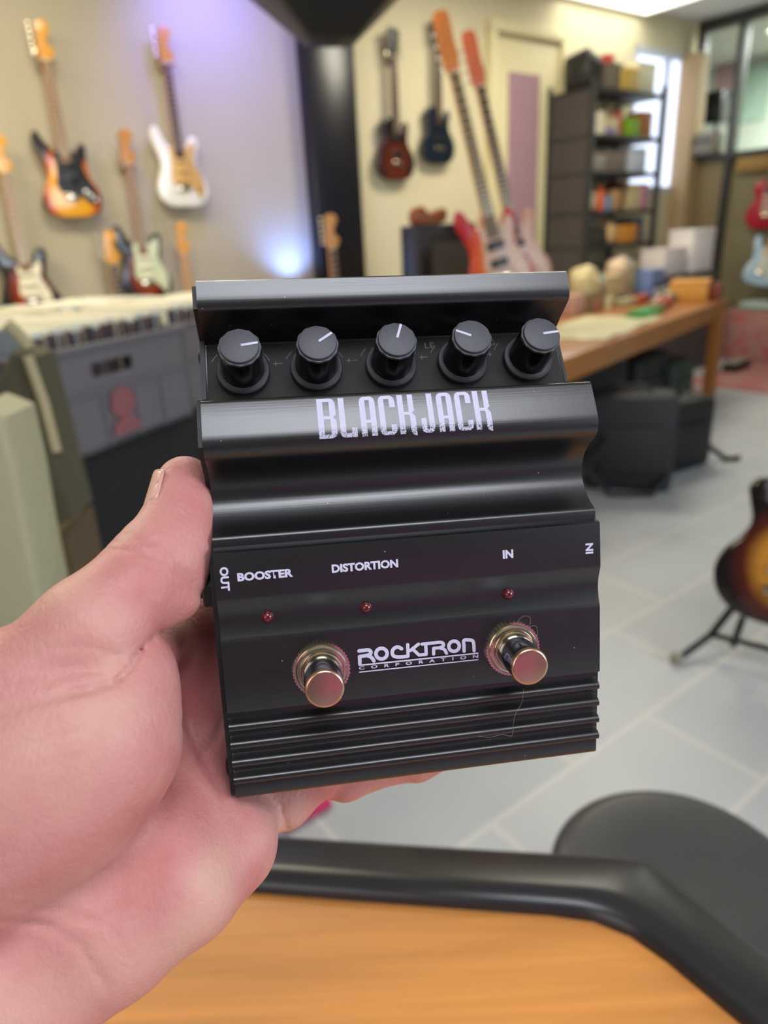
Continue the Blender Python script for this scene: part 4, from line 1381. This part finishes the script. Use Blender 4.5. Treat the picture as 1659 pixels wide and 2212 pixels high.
def crate(M, mt, label, ink=False):
    c = empty('record_crate', M, label, 'crate', 'record crates')
    b = MB()
    b.box((CW / 2, CDp / 2, .006), (CW, CDp, .012))
    hx0, hx1, hz0, hz1 = CW / 2 - .075, CW / 2 + .075, CH - .085, CH - .05
    b.box((hx0 / 2, CT / 2, CH / 2), (hx0, CT, CH))
    b.box(((hx1 + CW) / 2, CT / 2, CH / 2), (CW - hx1, CT, CH))
    b.box((CW / 2, CT / 2, hz0 / 2), (hx1 - hx0, CT, hz0))
    b.box((CW / 2, CT / 2, (hz1 + CH) / 2), (hx1 - hx0, CT, CH - hz1))
    b.box((CW / 2, CDp - CT / 2, CH / 2), (CW, CT, CH))
    for x in (CT / 2, CW - CT / 2):
        b.box((x, CDp / 2, CH / 2), (CT, CDp, CH))
    b.build('crate_shell', mt, c)
    r = MB()
    for x, y, sx, sy in ((CW / 2, 0, CW + .02, .022), (CW / 2, CDp, CW + .02, .022), (0, CDp / 2, .022, CDp), (CW, CDp / 2, .022, CDp)):
        r.box((x, y, CH - .008), (sx, sy, .016), bev=.003)
    r.build('rim', mt, c)
    rb = MB()
    for z in (.085 + .06, CH - .115):
        rb.box((CW / 2, -.002, z), (CW - .01, .006, .008))
    for x in (.13, .24, .36, .47):
        rb.box((x, -.002, .07), (.008, .006, .13))
    rb.build('ribs', mt, c)
    if ink:
        i = MB()
        i.prism([(x + .305, z + .105) for x, z in circ(0, 0, .045, .042)[:-1]], -.0075, -.006)
        i.prism([(x + .305, z + .045) for x, z in ((-.055, -.02), (.055, -.02), (.04, .012), (.015, .018), (-.02, .018), (-.045, .01))], -.0074, -.006)
        i.build('printed_mark', red_ink, c)
    return c


crate(CM @ Matrix.Translation((0, 0, .822)), grey_c, 'grey plastic crate with faded red print, nearest on the stand', True)
crate(CM @ Matrix.Translation((-.05, .43, .822)), light_c, 'pale crate of records in the row behind the grey crate, nearer end')
crate(CM @ Matrix.Translation((.62, .04, .822)), grey_c, 'grey crate of records at the far end of the stand, behind the pedal')
crate(CM @ Matrix.Translation((.58, .46, .822)), light_c, 'pale crate of records in the row behind, farther end')
sl_m = [mat('sleeve_white', '#e6dfc6', 0.6, vary=0.04, scale=30), mat('sleeve_cream', '#e0d3b2', 0.6, vary=0.05, scale=30), mat('sleeve_pale_blue', '#c9d0cf', 0.5, vary=0.04, scale=30)]
sp_m = [mat('sleeve_spine_brown', '#5d463c', 0.6, vary=0.3, scale=40), mat('sleeve_spine_plum', '#4c3a40', 0.6, vary=0.3, scale=40), mat('sleeve_spine_dark', '#2e2c32', 0.6, vary=0.3, scale=40)]
proto = {}
for ci, (ox, oy, n_, lb) in enumerate(((.075, .03, 24, 'cream paper record sleeve standing in the nearest grey crate'), (-.03, .46, 26, 'cream paper record sleeve in the pale crate behind, nearer end'), (.64, .07, 26, 'cream paper record sleeve in the far grey crate'), (.60, .49, 26, 'cream paper record sleeve in the farther pale crate'))):
    for k in range(n_):
        key = (k % 3, (k * 7 + 1) % 3)
        if key not in proto:
            e_ = bpy.data.objects.new('record_sleeve', None)
            e_.empty_display_size = .05
            col.objects.link(e_)
            a_ = MB().box((0, .172, .15), (.0165, .335, .295), bev=.003).build('sleeve', sl_m[key[0]], e_)
            b_2 = MB().box((0, .0015, .146), (.0140, .006, .278), bev=.001).build('spine', sp_m[key[1]], e_)
            proto[key] = (e_, a_, b_2)
            r_, parts = e_, None
        else:
            r_ = proto[key][0].copy()
            col.objects.link(r_)
            for q in proto[key][1:]:
                c_ = q.copy()
                c_.parent = r_
                col.objects.link(c_)
        z = .838 + rnd.uniform(-.004, .008)
        step = (CW - .05 - (.07 if ci == 0 else 0)) / n_
        r_.matrix_world = CM @ Matrix.Translation((ox + step * (k + .5), oy + rnd.uniform(0, .008), z)) @ Matrix.Rotation(rnd.uniform(-.009, .009), 4, 'Y')
        tag(r_, lb, 'record sleeve', lb.split(' standing')[0].split(' in ')[0] + 's, crate ' + ('near', 'back near', 'far', 'back far')[ci])
dv = MB().prism([(0, 0), (.3, 0), (.3, .28), (.26, .31), (.04, .31), (0, .28)], -.003, .003).build('divider_card', mat('grey_blue_card', '#9aa3a8', 0.6, vary=0.05))
dv.matrix_world = CM @ Matrix.Translation((.068, .03, .838)) @ Matrix.Rotation(PI / 2, 4, 'Z')
tag(dv, 'grey-blue divider card at the near end of the grey crate', 'divider')
# khaki canvas bag and cream case leaning at the near end of the stand
khaki = mat('khaki_canvas', '#4e4a37', 0.9, vary=0.15, scale=60, bump=.3)
beige = mat('beige_piping', '#a89c78', 0.7, vary=0.08)


def px_bag(name, pts, y, depth, mt, label, cat, piping):
    w = [at_y(a, b, y) for a, b in pts]
    g = empty(name, Matrix.Translation((w[0].x, y, 0)), label, cat)
    o = MB().prism([(p.x - w[0].x, p.z) for p in w], 0, depth, .012).build('bag_body', mt, g, 40)
    for pp, r, yy in piping:
        q = [at_y(a, b, y + yy) - Vector((w[0].x, y, 0)) for a, b in pp]
        MB().tube(q, r, 10).build('piping', beige, g)
    return g


px_bag('canvas_bag', [(20, 760), (66, 775), (122, 985), (158, 1120), (100, 1150), (40, 1010), (-20, 850)], 1.36, .12, khaki, 'olive canvas bag with beige piping leaning on the end of the record stand', 'bag',
       [([(16, 700), (40, 722), (64, 752)], .012, .03), ([(60, 770), (95, 870), (122, 975)], .010, -.008), ([(20, 960), (62, 1060), (108, 1160)], .008, -.008)])
o = px_bag('instrument_case', [(-60, 880), (4, 905), (30, 1010), (62, 1180), (95, 1330), (70, 1460), (-90, 1480)], 1.05, .12, mat('cream_tolex', '#a8a283', 0.7, vary=0.05, scale=40), 'cream covered instrument case standing at the left edge below the canvas bag', 'case', [])
o = px_bag('cardboard_box', [(100, 1150), (150, 1140), (190, 1330), (120, 1340)], 1.42, .15, mat('brown_card', '#5a4a32', 0.8, vary=0.1), 'brown cardboard box beneath the olive canvas bag', 'box', [])
pk = at_z(640, 1792, 0)
pb = empty('strap_bag', Matrix.Translation((-0.30, 1.30, 0)) @ Matrix.Rotation(.62, 4, 'Z'), 'black bag with magenta lining on the floor, seen below the little finger', 'bag')
MB().box((0, .06, .03), (.30, .10, .06), bev=.012).build('bag_body', black_pl, pb)
MB().box((.06, -.02, .012), (.14, .07, .02), bev=.008).build('lining', mat('magenta_cloth', '#c8285f', 0.7, vary=0.1), pb)

# ------------------------------------------------------------------ work table covered with pedals and parts
TA = math.radians(50.7)
TM = Matrix.Translation((0.47, 2.67, 0)) @ Matrix.Rotation(TA, 4, 'Z')      # x along the front edge, y to the back
TL, TD, TZ = 3.42, .86, .76
tab_w = mat('brown_table_wood', '#a0662c', 0.45, vary=0.16, scale=4, stretch=(2, 14, 14), coat=.2)
tb_ = empty('work_table', TM, 'long brown wooden table crowded with pedals, right of the held pedal', 'table')
MB().box((TL / 2, TD / 2, TZ - .02), (TL, TD, .04), bev=.005).build('tabletop', tab_w, tb_)
for nm, x, y, sx, sy in (('apron', TL / 2, .04, TL - .1, .025), ('apron', TL / 2, TD - .04, TL - .1, .025), ('apron', TL - .04, TD / 2, .025, TD - .12), ('apron', .04, TD / 2, .025, TD - .12)):
    MB().box((x, y, TZ - .085), (sx, sy, .09), bev=.003).build(nm, tab_w, tb_)
for x in (.05, TL - .05):
    for y in (.05, TD - .05):
        MB().box((x, y, (TZ - .04) / 2), (.085, .085, TZ - .04), bev=.006).build('leg', tab_w, tb_)


def on_table(px, py, dz=0.0):
    """spot on the table top under the pixel; what the pixel shows above the far edge stands along that edge"""
    p = at_z(px, py, TZ + dz)
    I = TM.inverted()
    q = I @ p
    if q.y > TD - .16:
        a, b = I @ Vector(EYE), I.to_3x3() @ Vector(ray(px, py))
        q = a + b * ((TD - .16 - a.y) / b.y)
    q.x = min(max(q.x, .12), TL - .13)
    return TM @ Vector((q.x, max(q.y, .08), TZ + dz))


def small(name, kind, px, py, size, color, label, cat, rz=0.0, base=None, group=None):
    p = on_table(px, py) if base is None else base
    mt = mat('item_' + color[1:], color, 0.45, vary=0.08, scale=40)
    g = empty(name, Matrix.Translation(p) @ Matrix.Rotation(TA + rz, 4, 'Z'), label, cat, group)
    sx, sy, sz = size
    if kind == 'pedal':
        MB().box((0, 0, sz / 2), size, bev=min(size) * .12).build('casing', mt, g)
        for k in (-1, 0, 1):
            MB().lathe([(.012, 0), (.010, .016), (.007, .018)], 14, Matrix.Translation((k * sx * .28, sy * .25, sz))).build('knob', cream_pl if sum(lin(color)[:3]) < .6 else black_pl, g)
        MB().lathe([(.011, 0), (.011, .014), (.006, .017)], 14, Matrix.Translation((0, -sy * .28, sz))).build('footswitch', chrome, g)
    elif kind == 'box':
        MB().box((0, 0, sz * .45), (sx, sy, sz * .9), bev=min(size) * .05).build('box_body', mt, g)
        MB().box((0, 0, sz * .92), (sx * 1.02, sy * 1.02, sz * .16), bev=min(size) * .05).build('lid', mt, g)
    elif kind == 'roll':
        MB().lathe([(sx * .25, 0), (sx * .5, 0), (sx * .5, sz), (sx * .25, sz)], 32).build('coil', mt, g)
        MB().lathe([(sx * .24, .002), (sx * .24, sz * .8)], 24).build('core', mat('card_core', '#a58a5c', .7), g)
    elif kind == 'bottle':
        MB().lathe([(sx * .45, 0), (sx * .5, sz * .05), (sx * .5, sz * .62), (sx * .2, sz * .8), (sx * .2, sz * .86)], 20).build('bottle_body', mt, g)
        MB().lathe([(sx * .22, sz * .85), (sx * .22, sz), (sx * .15, sz * 1.01)], 16).build('cap', black_pl, g)
    elif kind == 'bag':
        b = MB()
        bm = bmesh.new()
        bmesh.ops.create_icosphere(bm, subdivisions=3, radius=.5)
        for v in bm.verts:
            q = v.co / .5
            k = 1 + .10 * math.sin(5 * q.x + 3 * q.z + px) * math.cos(4 * q.y + 2 * q.z)
            q = Vector([math.copysign(abs(c_) ** .55, c_) * k for c_ in q])
            v.co = Vector((q.x * sx * .46, q.y * sy * .46, max(0, (q.z * (1 - .12 * math.sin(4 * q.x + px)) + .95) * .48 * sz)))
        b.bm(bm)
        b.build('sack', mt, g, 180)
        MB().tube([(-sx * .2, -sy * .3, sz * .82), (-sx * .15, -sy * .46, sz * .7), (0, -sy * .5, sz * .6), (sx * .15, -sy * .46, sz * .7), (sx * .2, -sy * .3, sz * .82)], min(size) * .035, 8).build('handle', mt, g)
    elif kind == 'sheet':
        b = MB()
        NX = 12
        vs_ = []
        for i in range(NX + 1):
            for j in range(NX + 1):
                vs_.append(((i / NX - .5) * sx, (j / NX - .5) * sy, sz * (.35 + .35 * math.sin(i * 1.1 + j * .7) * math.cos(j * .9))))
        b.add(vs_, [(i * (NX + 1) + j, (i + 1) * (NX + 1) + j, (i + 1) * (NX + 1) + j + 1, i * (NX + 1) + j + 1) for i in range(NX) for j in range(NX)])
        o_ = b.build('sheet', mt, g, 180)
        md = o_.modifiers.new('t', 'SOLIDIFY')
        md.thickness = .002
    return g


ITEMS = [  # kind, pixel x, y of the base, size, colour, name, label, category, turn
    ('sheet', 1288, 706, (.80, .36, .014), '#c9c29a', 'paper_sheet', 'large cream paper spread on the near end of the table', 'paper', .05),
    ('roll', 1290, 664, (.15, .15, .05), '#ede6b8', 'tape_roll', 'bright cream tape roll on the spread paper', 'tape', 0),
    ('box', 1395, 680, (.30, .10, .025), '#2f8a3e', 'flat_box', 'flat green box near the front edge of the table', 'box', .05),
    ('pedal', 1432, 664, (.12, .09, .05), '#a8362c', 'small_pedal', 'red effects pedal behind the flat green box', 'pedal', .2),
    ('pedal', 1330, 645, (.14, .10, .055), '#c98a78', 'small_pedal', 'salmon pink pedal behind the tape roll', 'pedal', -.2),
    ('roll', 1363, 644, (.10, .10, .035), '#c9bfd2', 'tape_roll', 'lavender disc beside the salmon pink pedal', 'disc', 0),
    ('pedal', 1404, 640, (.16, .11, .05), '#8e93ac', 'small_pedal', 'grey-blue pedal in the middle of the table', 'pedal', .1),
    ('box', 1268, 650, (.18, .14, .06), '#b06a5c', 'carton', 'brick red carton at the near end of the table', 'carton', .3),
    ('box', 1262, 628, (.2, .15, .10), '#8c7a52', 'carton', 'khaki carton behind the brick red carton', 'carton', -.1),
    ('pedal', 1475, 640, (.17, .12, .045), '#2c2d25', 'small_pedal', 'dark olive pedal near the right end of the table', 'pedal', .0),
    ('pedal', 1508, 634, (.16, .11, .05), '#232321', 'small_pedal', 'black pedal beside the dark olive pedal', 'pedal', .25),
    ('pedal', 1545, 638, (.11, .08, .035), '#5f9a78', 'small_pedal', 'teal green pedal at the right corner of the table', 'pedal', .1),
    ('box', 1556, 626, (.25, .2, .11), '#cf9440', 'carton', 'tan cardboard carton on the right end of the table', 'carton', .2),
    ('box', 1582, 634, (.10, .08, .09), '#7a3a22', 'carton', 'red-brown carton on the far right corner of the table', 'carton', .1),
    ('box', 1448, 628, (.15, .12, .14), '#8a93a2', 'carton', 'slate carton behind the dark olive pedal', 'carton', .1),
    ('box', 1492, 620, (.18, .12, .17), '#6b7fae', 'carton', 'blue carton at the back right of the table', 'carton', -.1),
    ('bag', 1432, 622, (.20, .16, .24), '#9a9178', 'cloth_bag', 'grey-beige cloth bag heaped at the back of the table', 'bag', 0),
    ('bag', 1388, 628, (.18, .16, .20), '#574f4c', 'cloth_bag', 'dark grey cloth bag behind the grey-blue pedal', 'bag', .4),
    ('box', 1352, 632, (.16, .12, .20), '#8f8a64', 'carton', 'olive carton behind the lavender disc', 'carton', .1),
    ('box', 1308, 634, (.15, .12, .16), '#b7a476', 'carton', 'sand coloured carton left of the olive carton', 'carton', -.2),
    ('bag', 1330, 622, (.18, .15, .30), '#c4a88c', 'cloth_bag', 'pinkish beige bag rising behind the sand coloured carton', 'bag', .2),
    ('bag', 1262, 622, (.20, .16, .28), '#d2c08f', 'cloth_bag', 'pale yellow bag heaped behind the khaki carton', 'bag', -.3),
    ('pedal', 1240, 675, (.13, .09, .05), '#9a8f72', 'small_pedal', 'beige pedal beside the top corner of the held pedal', 'pedal', .2),
    ('pedal', 1380, 655, (.10, .07, .045), '#b9503c', 'small_pedal', 'orange-red pedal between the paper and the grey-blue pedal', 'pedal', -.1),
    ('pedal', 1450, 652, (.10, .07, .045), '#6f7a5c', 'small_pedal', 'moss green pedal behind the red pedal', 'pedal', -.1),
    ('bottle', 1415, 630, (.07, .07, .2), '#b8b09a', 'spray_bottle', 'pale bottle standing behind the grey-blue pedal', 'bottle', 0),
    ('pedal', 1312, 652, (.11, .08, .05), '#a05a4c', 'small_pedal', 'maroon pedal beside the tape roll', 'pedal', .15),
    ('pedal', 1350, 660, (.12, .08, .04), '#b9b48e', 'small_pedal', 'ivory pedal on the far edge of the spread paper', 'pedal', -.2),
    ('pedal', 1378, 642, (.12, .09, .06), '#8c5f58', 'small_pedal', 'dusty brown pedal behind the orange-red pedal', 'pedal', .1),
    ('pedal', 1425, 646, (.12, .09, .06), '#b5aec4', 'small_pedal', 'pale lilac pedal left of the moss green pedal', 'pedal', .0),
    ('pedal', 1460, 640, (.12, .09, .07), '#7d8076', 'small_pedal', 'stone grey pedal left of the dark olive pedal', 'pedal', .2),
    ('pedal', 1420, 672, (.10, .07, .04), '#8a5a35', 'small_pedal', 'bronze pedal beside the flat green box', 'pedal', .1),
    ('box', 1282, 640, (.14, .10, .12), '#7c5c4a', 'carton', 'cocoa brown carton behind the tape roll', 'carton', .2),
    ('box', 1238, 648, (.14, .10, .10), '#c79a8a', 'carton', 'rose carton at the top corner of the held pedal', 'carton', -.1),
    ('bottle', 1298, 630, (.06, .06, .22), '#8e9a90', 'spray_bottle', 'sage bottle behind the cocoa brown carton', 'bottle', 0),
    ('bag', 1470, 626, (.16, .14, .17), '#4a4646', 'cloth_bag', 'charcoal cloth bag beside the slate carton', 'bag', .1),
    ('pedal', 1525, 640, (.10, .08, .05), '#4d5a6c', 'small_pedal', 'steel blue pedal between the black and the teal pedals', 'pedal', -.1),
]
for kind, px, py, size, c, nm, lb, cat, rz in ITEMS:
    small(nm, kind, px, py, tuple(v * (1.12 if kind == 'bag' else 1.3) for v in size), c, lb, cat, rz)
# carton carrying the basses' stand
rb_ = MB().box((0, 0, .1), (.40, .26, .20), bev=.008).build('guitar_rack', black_pl)
rb_.matrix_world = Matrix.Translation((.73, 4.0, TZ)) @ Matrix.Rotation(.15, 4, 'Z')
tag(rb_, 'low black rack under the two leaning basses', 'rack')

# bags and cases under and before the table
cloth_k = mat('black_bag_nylon', '#141416', 0.6, vary=0.25, scale=40)
cloth_g = mat('charcoal_bag', '#222326', 0.65, vary=0.2, scale=40)


def soft_case(px, py, size, rz, mt, label, handle=True, base=None, strap=None):
    p = at_z(px, py, 0) if base is None else base
    g = empty('gear_bag', Matrix.Translation(p) @ Matrix.Rotation(rz, 4, 'Z'), label, 'bag')
    sx, sy, sz = size
    MB().box((0, sy / 2, sz / 2), size, bev=.035).build('bag_body', mt, g, 50)
    MB().box((0, -.006, sz * .45), (sx * .7, .02, sz * .5), bev=.008).build('pocket', mt, g, 50)
    if handle:
        MB().tube([(-sx * .2, sy / 2, sz - .01), (-sx * .18, sy / 2, sz + .035), (sx * .18, sy / 2, sz + .035), (sx * .2, sy / 2, sz - .01)], .011, 8).build('handle', mt, g)
    if strap:
        MB().tube(strap, .016, 8).build('strap', mt, g)
    return g


soft_case(1352, 1062, (.44, .26, .50), -.30, cloth_g, 'charcoal gig bag standing on the floor right of the held pedal', strap=[(-.12, -.02, .3), (-.2, -.07, .12), (-.08, -.09, .015), (.12, -.07, .015), (.2, -.01, .1)])
soft_case(1480, 1020, (.44, .30, .40), .52, cloth_k, 'black box-shaped gear bag beside the charcoal gig bag', strap=[(.22, .1, .2), (.28, .06, .08), (.33, -.02, .016), (.41, -.05, .014)])
soft_case(1405, 925, (.50, .28, .50), TA - PI / 2 + 1.5, cloth_k, 'long black case lying under the middle of the table')
soft_case(1290, 985, (.5, .3, .58), .6, cloth_k, 'black case under the near end of the table, behind the charcoal gig bag')
soft_case(1470, 905, (.36, .3, .42), .8, mat('dark_green_case', '#23302a', 0.6), 'dark green case under the right half of the table', False)
o = MB().box((0, 0, .10), (.22, .16, .20), bev=.03).build('pink_cushion', mat('dusty_pink_cloth', '#b98478', 0.8))
o.matrix_world = Matrix.Translation(at_z(1468, 915, 0) + Vector((.1, .25, .0))) @ Matrix.Rotation(.4, 4, 'Z')
tag(o, 'dusty pink cushion under the table near its right leg', 'cushion')

# rug, low bench with draped red rug and floor pedal at the far right
rug_m = bpy.data.materials.new('red_rug')
rug_m.use_nodes = True
nt = rug_m.node_tree
b = nt.nodes['Principled BSDF']
b.inputs['Roughness'].default_value = 0.95
tc = nt.nodes.new('ShaderNodeTexCoord')
vo = nt.nodes.new('ShaderNodeTexVoronoi')
vo.inputs['Scale'].default_value = 9
vo.distance = 'MANHATTAN'
rp = nt.nodes.new('ShaderNodeValToRGB')
rp.color_ramp.elements[0].color, rp.color_ramp.elements[1].color = lin('#b0504e'), lin('#a87a74')
nt.links.new(tc.outputs['Object'], vo.inputs['Vector'])
nt.links.new(vo.outputs['Distance'], rp.inputs[0])
nt.links.new(rp.outputs[0], b.inputs['Base Color'])
rg = MB().box((.0, .0, .006), (1.1, 1.5, .012), bev=.003).build('rug', rug_m)
c0 = at_z(1640, 850, 0)
rg.matrix_world = Matrix.Translation((c0.x + .55, c0.y + .55, 0)) @ Matrix.Rotation(A36 - PI / 2, 4, 'Z')
tag(rg, 'red patterned rug on the floor beyond the right leg of the table', 'rug')
b0 = at_z(1618, 768, 0.012)
bn = empty('low_bench', Matrix.Translation((3.72, 6.72, 0)) @ Matrix.Rotation(A36 - PI / 2, 4, 'Z'), 'low bench draped with red patterned cloth at the right edge', 'bench')
MB().box((0, .15, .24), (0.9, .30, .48), bev=.03).build('draped_cloth', rug_m, bn, 50)
MB().box((.1, .15, .52), (.8, .28, .07), bev=.02).build('folded_cover', mat('pale_teal_cloth', '#aab9b0', 0.8, vary=.1), bn, 50)
kb = MB().box((.25, .1, .61), (.5, .24, .10), bev=.02).build('keyboard_case', black_pl)
kb.matrix_world = bn.matrix_world.copy()
tag(kb, 'black case lying on the pale teal cover at the right edge', 'case')
f0 = at_z(1600, 798, 0.012)
fp = empty('floor_pedal', Matrix.Translation(f0) @ Matrix.Rotation(.75, 4, 'Z'), 'grey and black floor pedal lying on the red rug', 'floor pedal')
MB().box((0, .04, .03), (.36, .13, .06), bev=.012).build('base', black_pl, fp)
o = MB().box((0, .04, .078), (.33, .11, .03), bev=.01).build('treadle', mat('grey_treadle', '#8d877c', 0.5), fp)

# floor stand under the archtop
gs = empty('guitar_stand', Matrix.Translation((hb.x + .02, hb.y - .02, 0)) @ Matrix.Rotation(math.radians(-36), 4, 'Z'), 'black folding floor stand holding the gold-centred sunburst archtop', 'stand')
for s_ in (-1, 1):
    MB().tube([(.03 * s_, .12, .42), (.20 * s_, .02, .06), (.27 * s_, -.10, .012)], .012, 10).build('leg', black_pl, gs)
    a_ = MB().tube([(.12 * s_, .05, .13), (.12 * s_, -.08, .105), (.12 * s_, -.105, .13)], .011, 10).build('cradle_arm', black_pl, gs)
    MB().lathe([(.018, -.012), (.02, 0), (.018, .012)], 16, Matrix.Translation((.27 * s_, -.10, .020))).build('rubber_foot', mat('grey_rubber', '#8c8878', 0.6), gs)
MB().tube([(0, .12, .42), (0, .30, .012)], .012, 10).build('leg', black_pl, gs)
MB().tube([(-.2, .02, .065), (.2, .02, .065)], .010, 10).build('crossbar', black_pl, gs)

# ------------------------------------------------------------------ steel shelf with its load
SU0, SD, SW, SDep = 5.29, 4.10, .98, .46
SM = Matrix.Translation(wall_pt(SU0, SD, 0)) @ Matrix.Rotation(A36, 4, 'Z')
steel = mat('dark_steel', '#3b3a3a', 0.5, .3, vary=.1)
sh = empty('storage_shelf', SM, 'dark steel shelf unit full of boxes left of the bright window', 'shelf')
for x in (0, SW):
    for y in (0, SDep):
        MB().box((x, y, 1.21), (.04, .04, 2.42), bev=.003).build('post', steel, sh)
MB().box((.004, SDep / 2, 1.2), (.006, SDep - .05, 2.32)).build('side_panel', mat('dim_steel_panel', '#4a4340', 0.6, vary=.2), sh)
LEV = [.45, .80, 1.15, 1.43, 1.74, 2.02, 2.36, 2.64]
for z in LEV[:-1]:
    MB().box((SW / 2, SDep / 2, z - .0175), (SW, SDep, .035), bev=.003).build('shelf_board', steel, sh)
# loads: level, position along the front 0..1, depth 0..1, size, kind, colour, label, category
ON = [
    (6, .10, .5, (.26, .30, .30), 'bag', '#26241f', 'rucksack', 'black rucksack on top of the steel shelf, left end', 'rucksack'),
    (6, .36, .3, (.20, .22, .20), 'box', '#6d6254', 'carton', 'grey-brown carton on the shelf top beside the rucksack', 'carton'),
    (6, .55, .2, (.22, .2, .17), 'box', '#c7a64c', 'carton', 'yellow carton on the top board of the steel shelf', 'carton'),
    (6, .86, .3, (.26, .2, .24), 'box', '#d6cfae', 'carton', 'cream carton on the top board, right end', 'carton'),
    (6, .70, .12, (.08, .08, .06), 'box', '#4a5a86', 'carton', 'small blue carton on the top board between two cartons', 'carton'),
    (5, .14, .12, (.17, .06, .17), 'roll', '#d8cdb0', 'tape_roll', 'round cream reel on the shelf below the rucksack', 'reel'),
    (5, .34, .3, (.2, .2, .14), 'box', '#c9bb93', 'carton', 'cream carton on the second board near the red tin', 'carton'),
    (5, .52, .2, (.10, .10, .24), 'bottle', '#c0453a', 'spray_bottle', 'red bottle on the second board', 'bottle'),
    (5, .70, .15, (.15, .12, .15), 'box', '#7fae2e', 'carton', 'bright green carton on the second board', 'carton'),
    (5, .90, .2, (.19, .14, .21), 'box', '#a5683c', 'carton', 'rust brown carton at the right end of the second board', 'carton'),
    (5, .30, .1, (.16, .1, .06), 'box', '#8d84a0', 'carton', 'flat mauve carton at the front of the second board', 'carton'),
    (5, .55, .55, (.2, .16, .26), 'box', '#bda77e', 'carton', 'sand carton behind the red bottle', 'carton'),
    (4, .12, .2, (.2, .2, .14), 'box', '#8f8577', 'carton', 'grey carton on the third board, left end', 'carton'),
    (4, .45, .3, (.26, .22, .17), 'box', '#776a5e', 'carton', 'dim brown carton on the middle of the third board', 'carton'),
    (4, .80, .3, (.26, .22, .2), 'box', '#c9cfdb', 'carton', 'pale blue-white carton at the right end of the third board', 'carton'),
    (3, .16, .3, (.16, .16, .2), 'bag', '#d3c9a8', 'cloth_bag', 'cream bag on the fourth board, left end', 'bag'),
    (3, .28, .12, (.09, .09, .25), 'bottle', '#d8632c', 'spray_bottle', 'orange bottle on the fourth board', 'bottle'),
    (3, .36, .1, (.10, .08, .12), 'box', '#6f8fb0', 'carton', 'small blue carton beside the orange bottle', 'carton'),
    (3, .50, .2, (.14, .14, .17), 'box', '#b88f5c', 'carton', 'tan carton right of the small blue carton', 'carton'),
    (3, .66, .4, (.14, .14, .24), 'box', '#5c2c34', 'carton', 'maroon carton on the fourth board', 'carton'),
    (3, .80, .2, (.16, .14, .22), 'box', '#c4b184', 'carton', 'beige carton on the fourth board, right of the maroon one', 'carton'),
    (3, .95, .12, (.12, .12, .22), 'box', '#b88494', 'carton', 'dusty pink carton at the right end of the fourth board', 'carton'),
    (2, .22, .3, (.3, .24, .15), 'box', '#3a3634', 'carton', 'near-black carton on the fifth board, left end', 'carton'),
    (2, .46, .2, (.26, .2, .2), 'bag', '#dcb27c', 'cloth_bag', 'apricot bag on the fifth board', 'bag'),
    (2, .70, .2, (.24, .2, .16), 'box', '#c8842e', 'carton', 'orange-brown carton right of the apricot bag', 'carton'),
    (2, .90, .3, (.16, .2, .22), 'box', '#58566c', 'carton', 'dark violet carton at the right end of the fifth board', 'carton'),
    (1, .14, .2, (.14, .06, .05), 'roll', '#8d8676', 'cable_coil', 'grey cable coil on the lowest board in view', 'cable'),
    (1, .40, .3, (.3, .26, .16), 'box', '#2f2d2b', 'carton', 'black carton on the lowest board in view', 'carton'),
    (1, .72, .15, (.26, .2, .26), 'bag', '#e4dcdc', 'cloth_bag', 'white bag on the lowest board in view', 'bag'),
]
for lv, fx, fy_, size, kind, c, nm, lb, cat in ON:
    b_p = SM @ Vector((.05 + fx * (SW - .1), .07 + fy_ * (SDep - .14), LEV[lv]))
    small(nm, kind, 0, 0, size, c, lb, cat, A36 - TA + rnd.uniform(-.12, .12), b_p)
small('tin', 'box', 0, 0, (.10, .08, .07), '#d0483c', 'red tin on top of the grey-brown carton', 'tin', A36 - TA, SM @ Vector((.05 + .36 * (SW - .1), .07 + .3 * (SDep - .14), LEV[6] + .203)))
# white bags and boxes on a cabinet at the right foot of the shelf
b_w = wall_pt(6.08, 3.72, 0)
sd = MB().box((0, 0, .44), (.86, .34, .88), bev=.01).build('side_cabinet', mat('dim_cabinet', '#4b4440', 0.6))
sd.matrix_world = Matrix.Translation((b_w.x, b_w.y, 0)) @ Matrix.Rotation(A36, 4, 'Z')
tag(sd, 'dim cabinet below the right end of the steel shelf, under the white bags', 'cabinet')
q1, q2 = wall_pt(5.86, 3.70, .88), wall_pt(6.28, 3.70, .88)
small('paper_bag', 'box', 0, 0, (.34, .24, .22), '#d9cfcc', 'low off-white paper bag on the cabinet beside the steel shelf', 'bag', A36 - TA, q1)
small('paper_bag', 'box', 0, 0, (.36, .24, .36), '#efe6e4', 'taller white paper bag on the cabinet, in front of the tan post', 'bag', A36 - TA, q2)
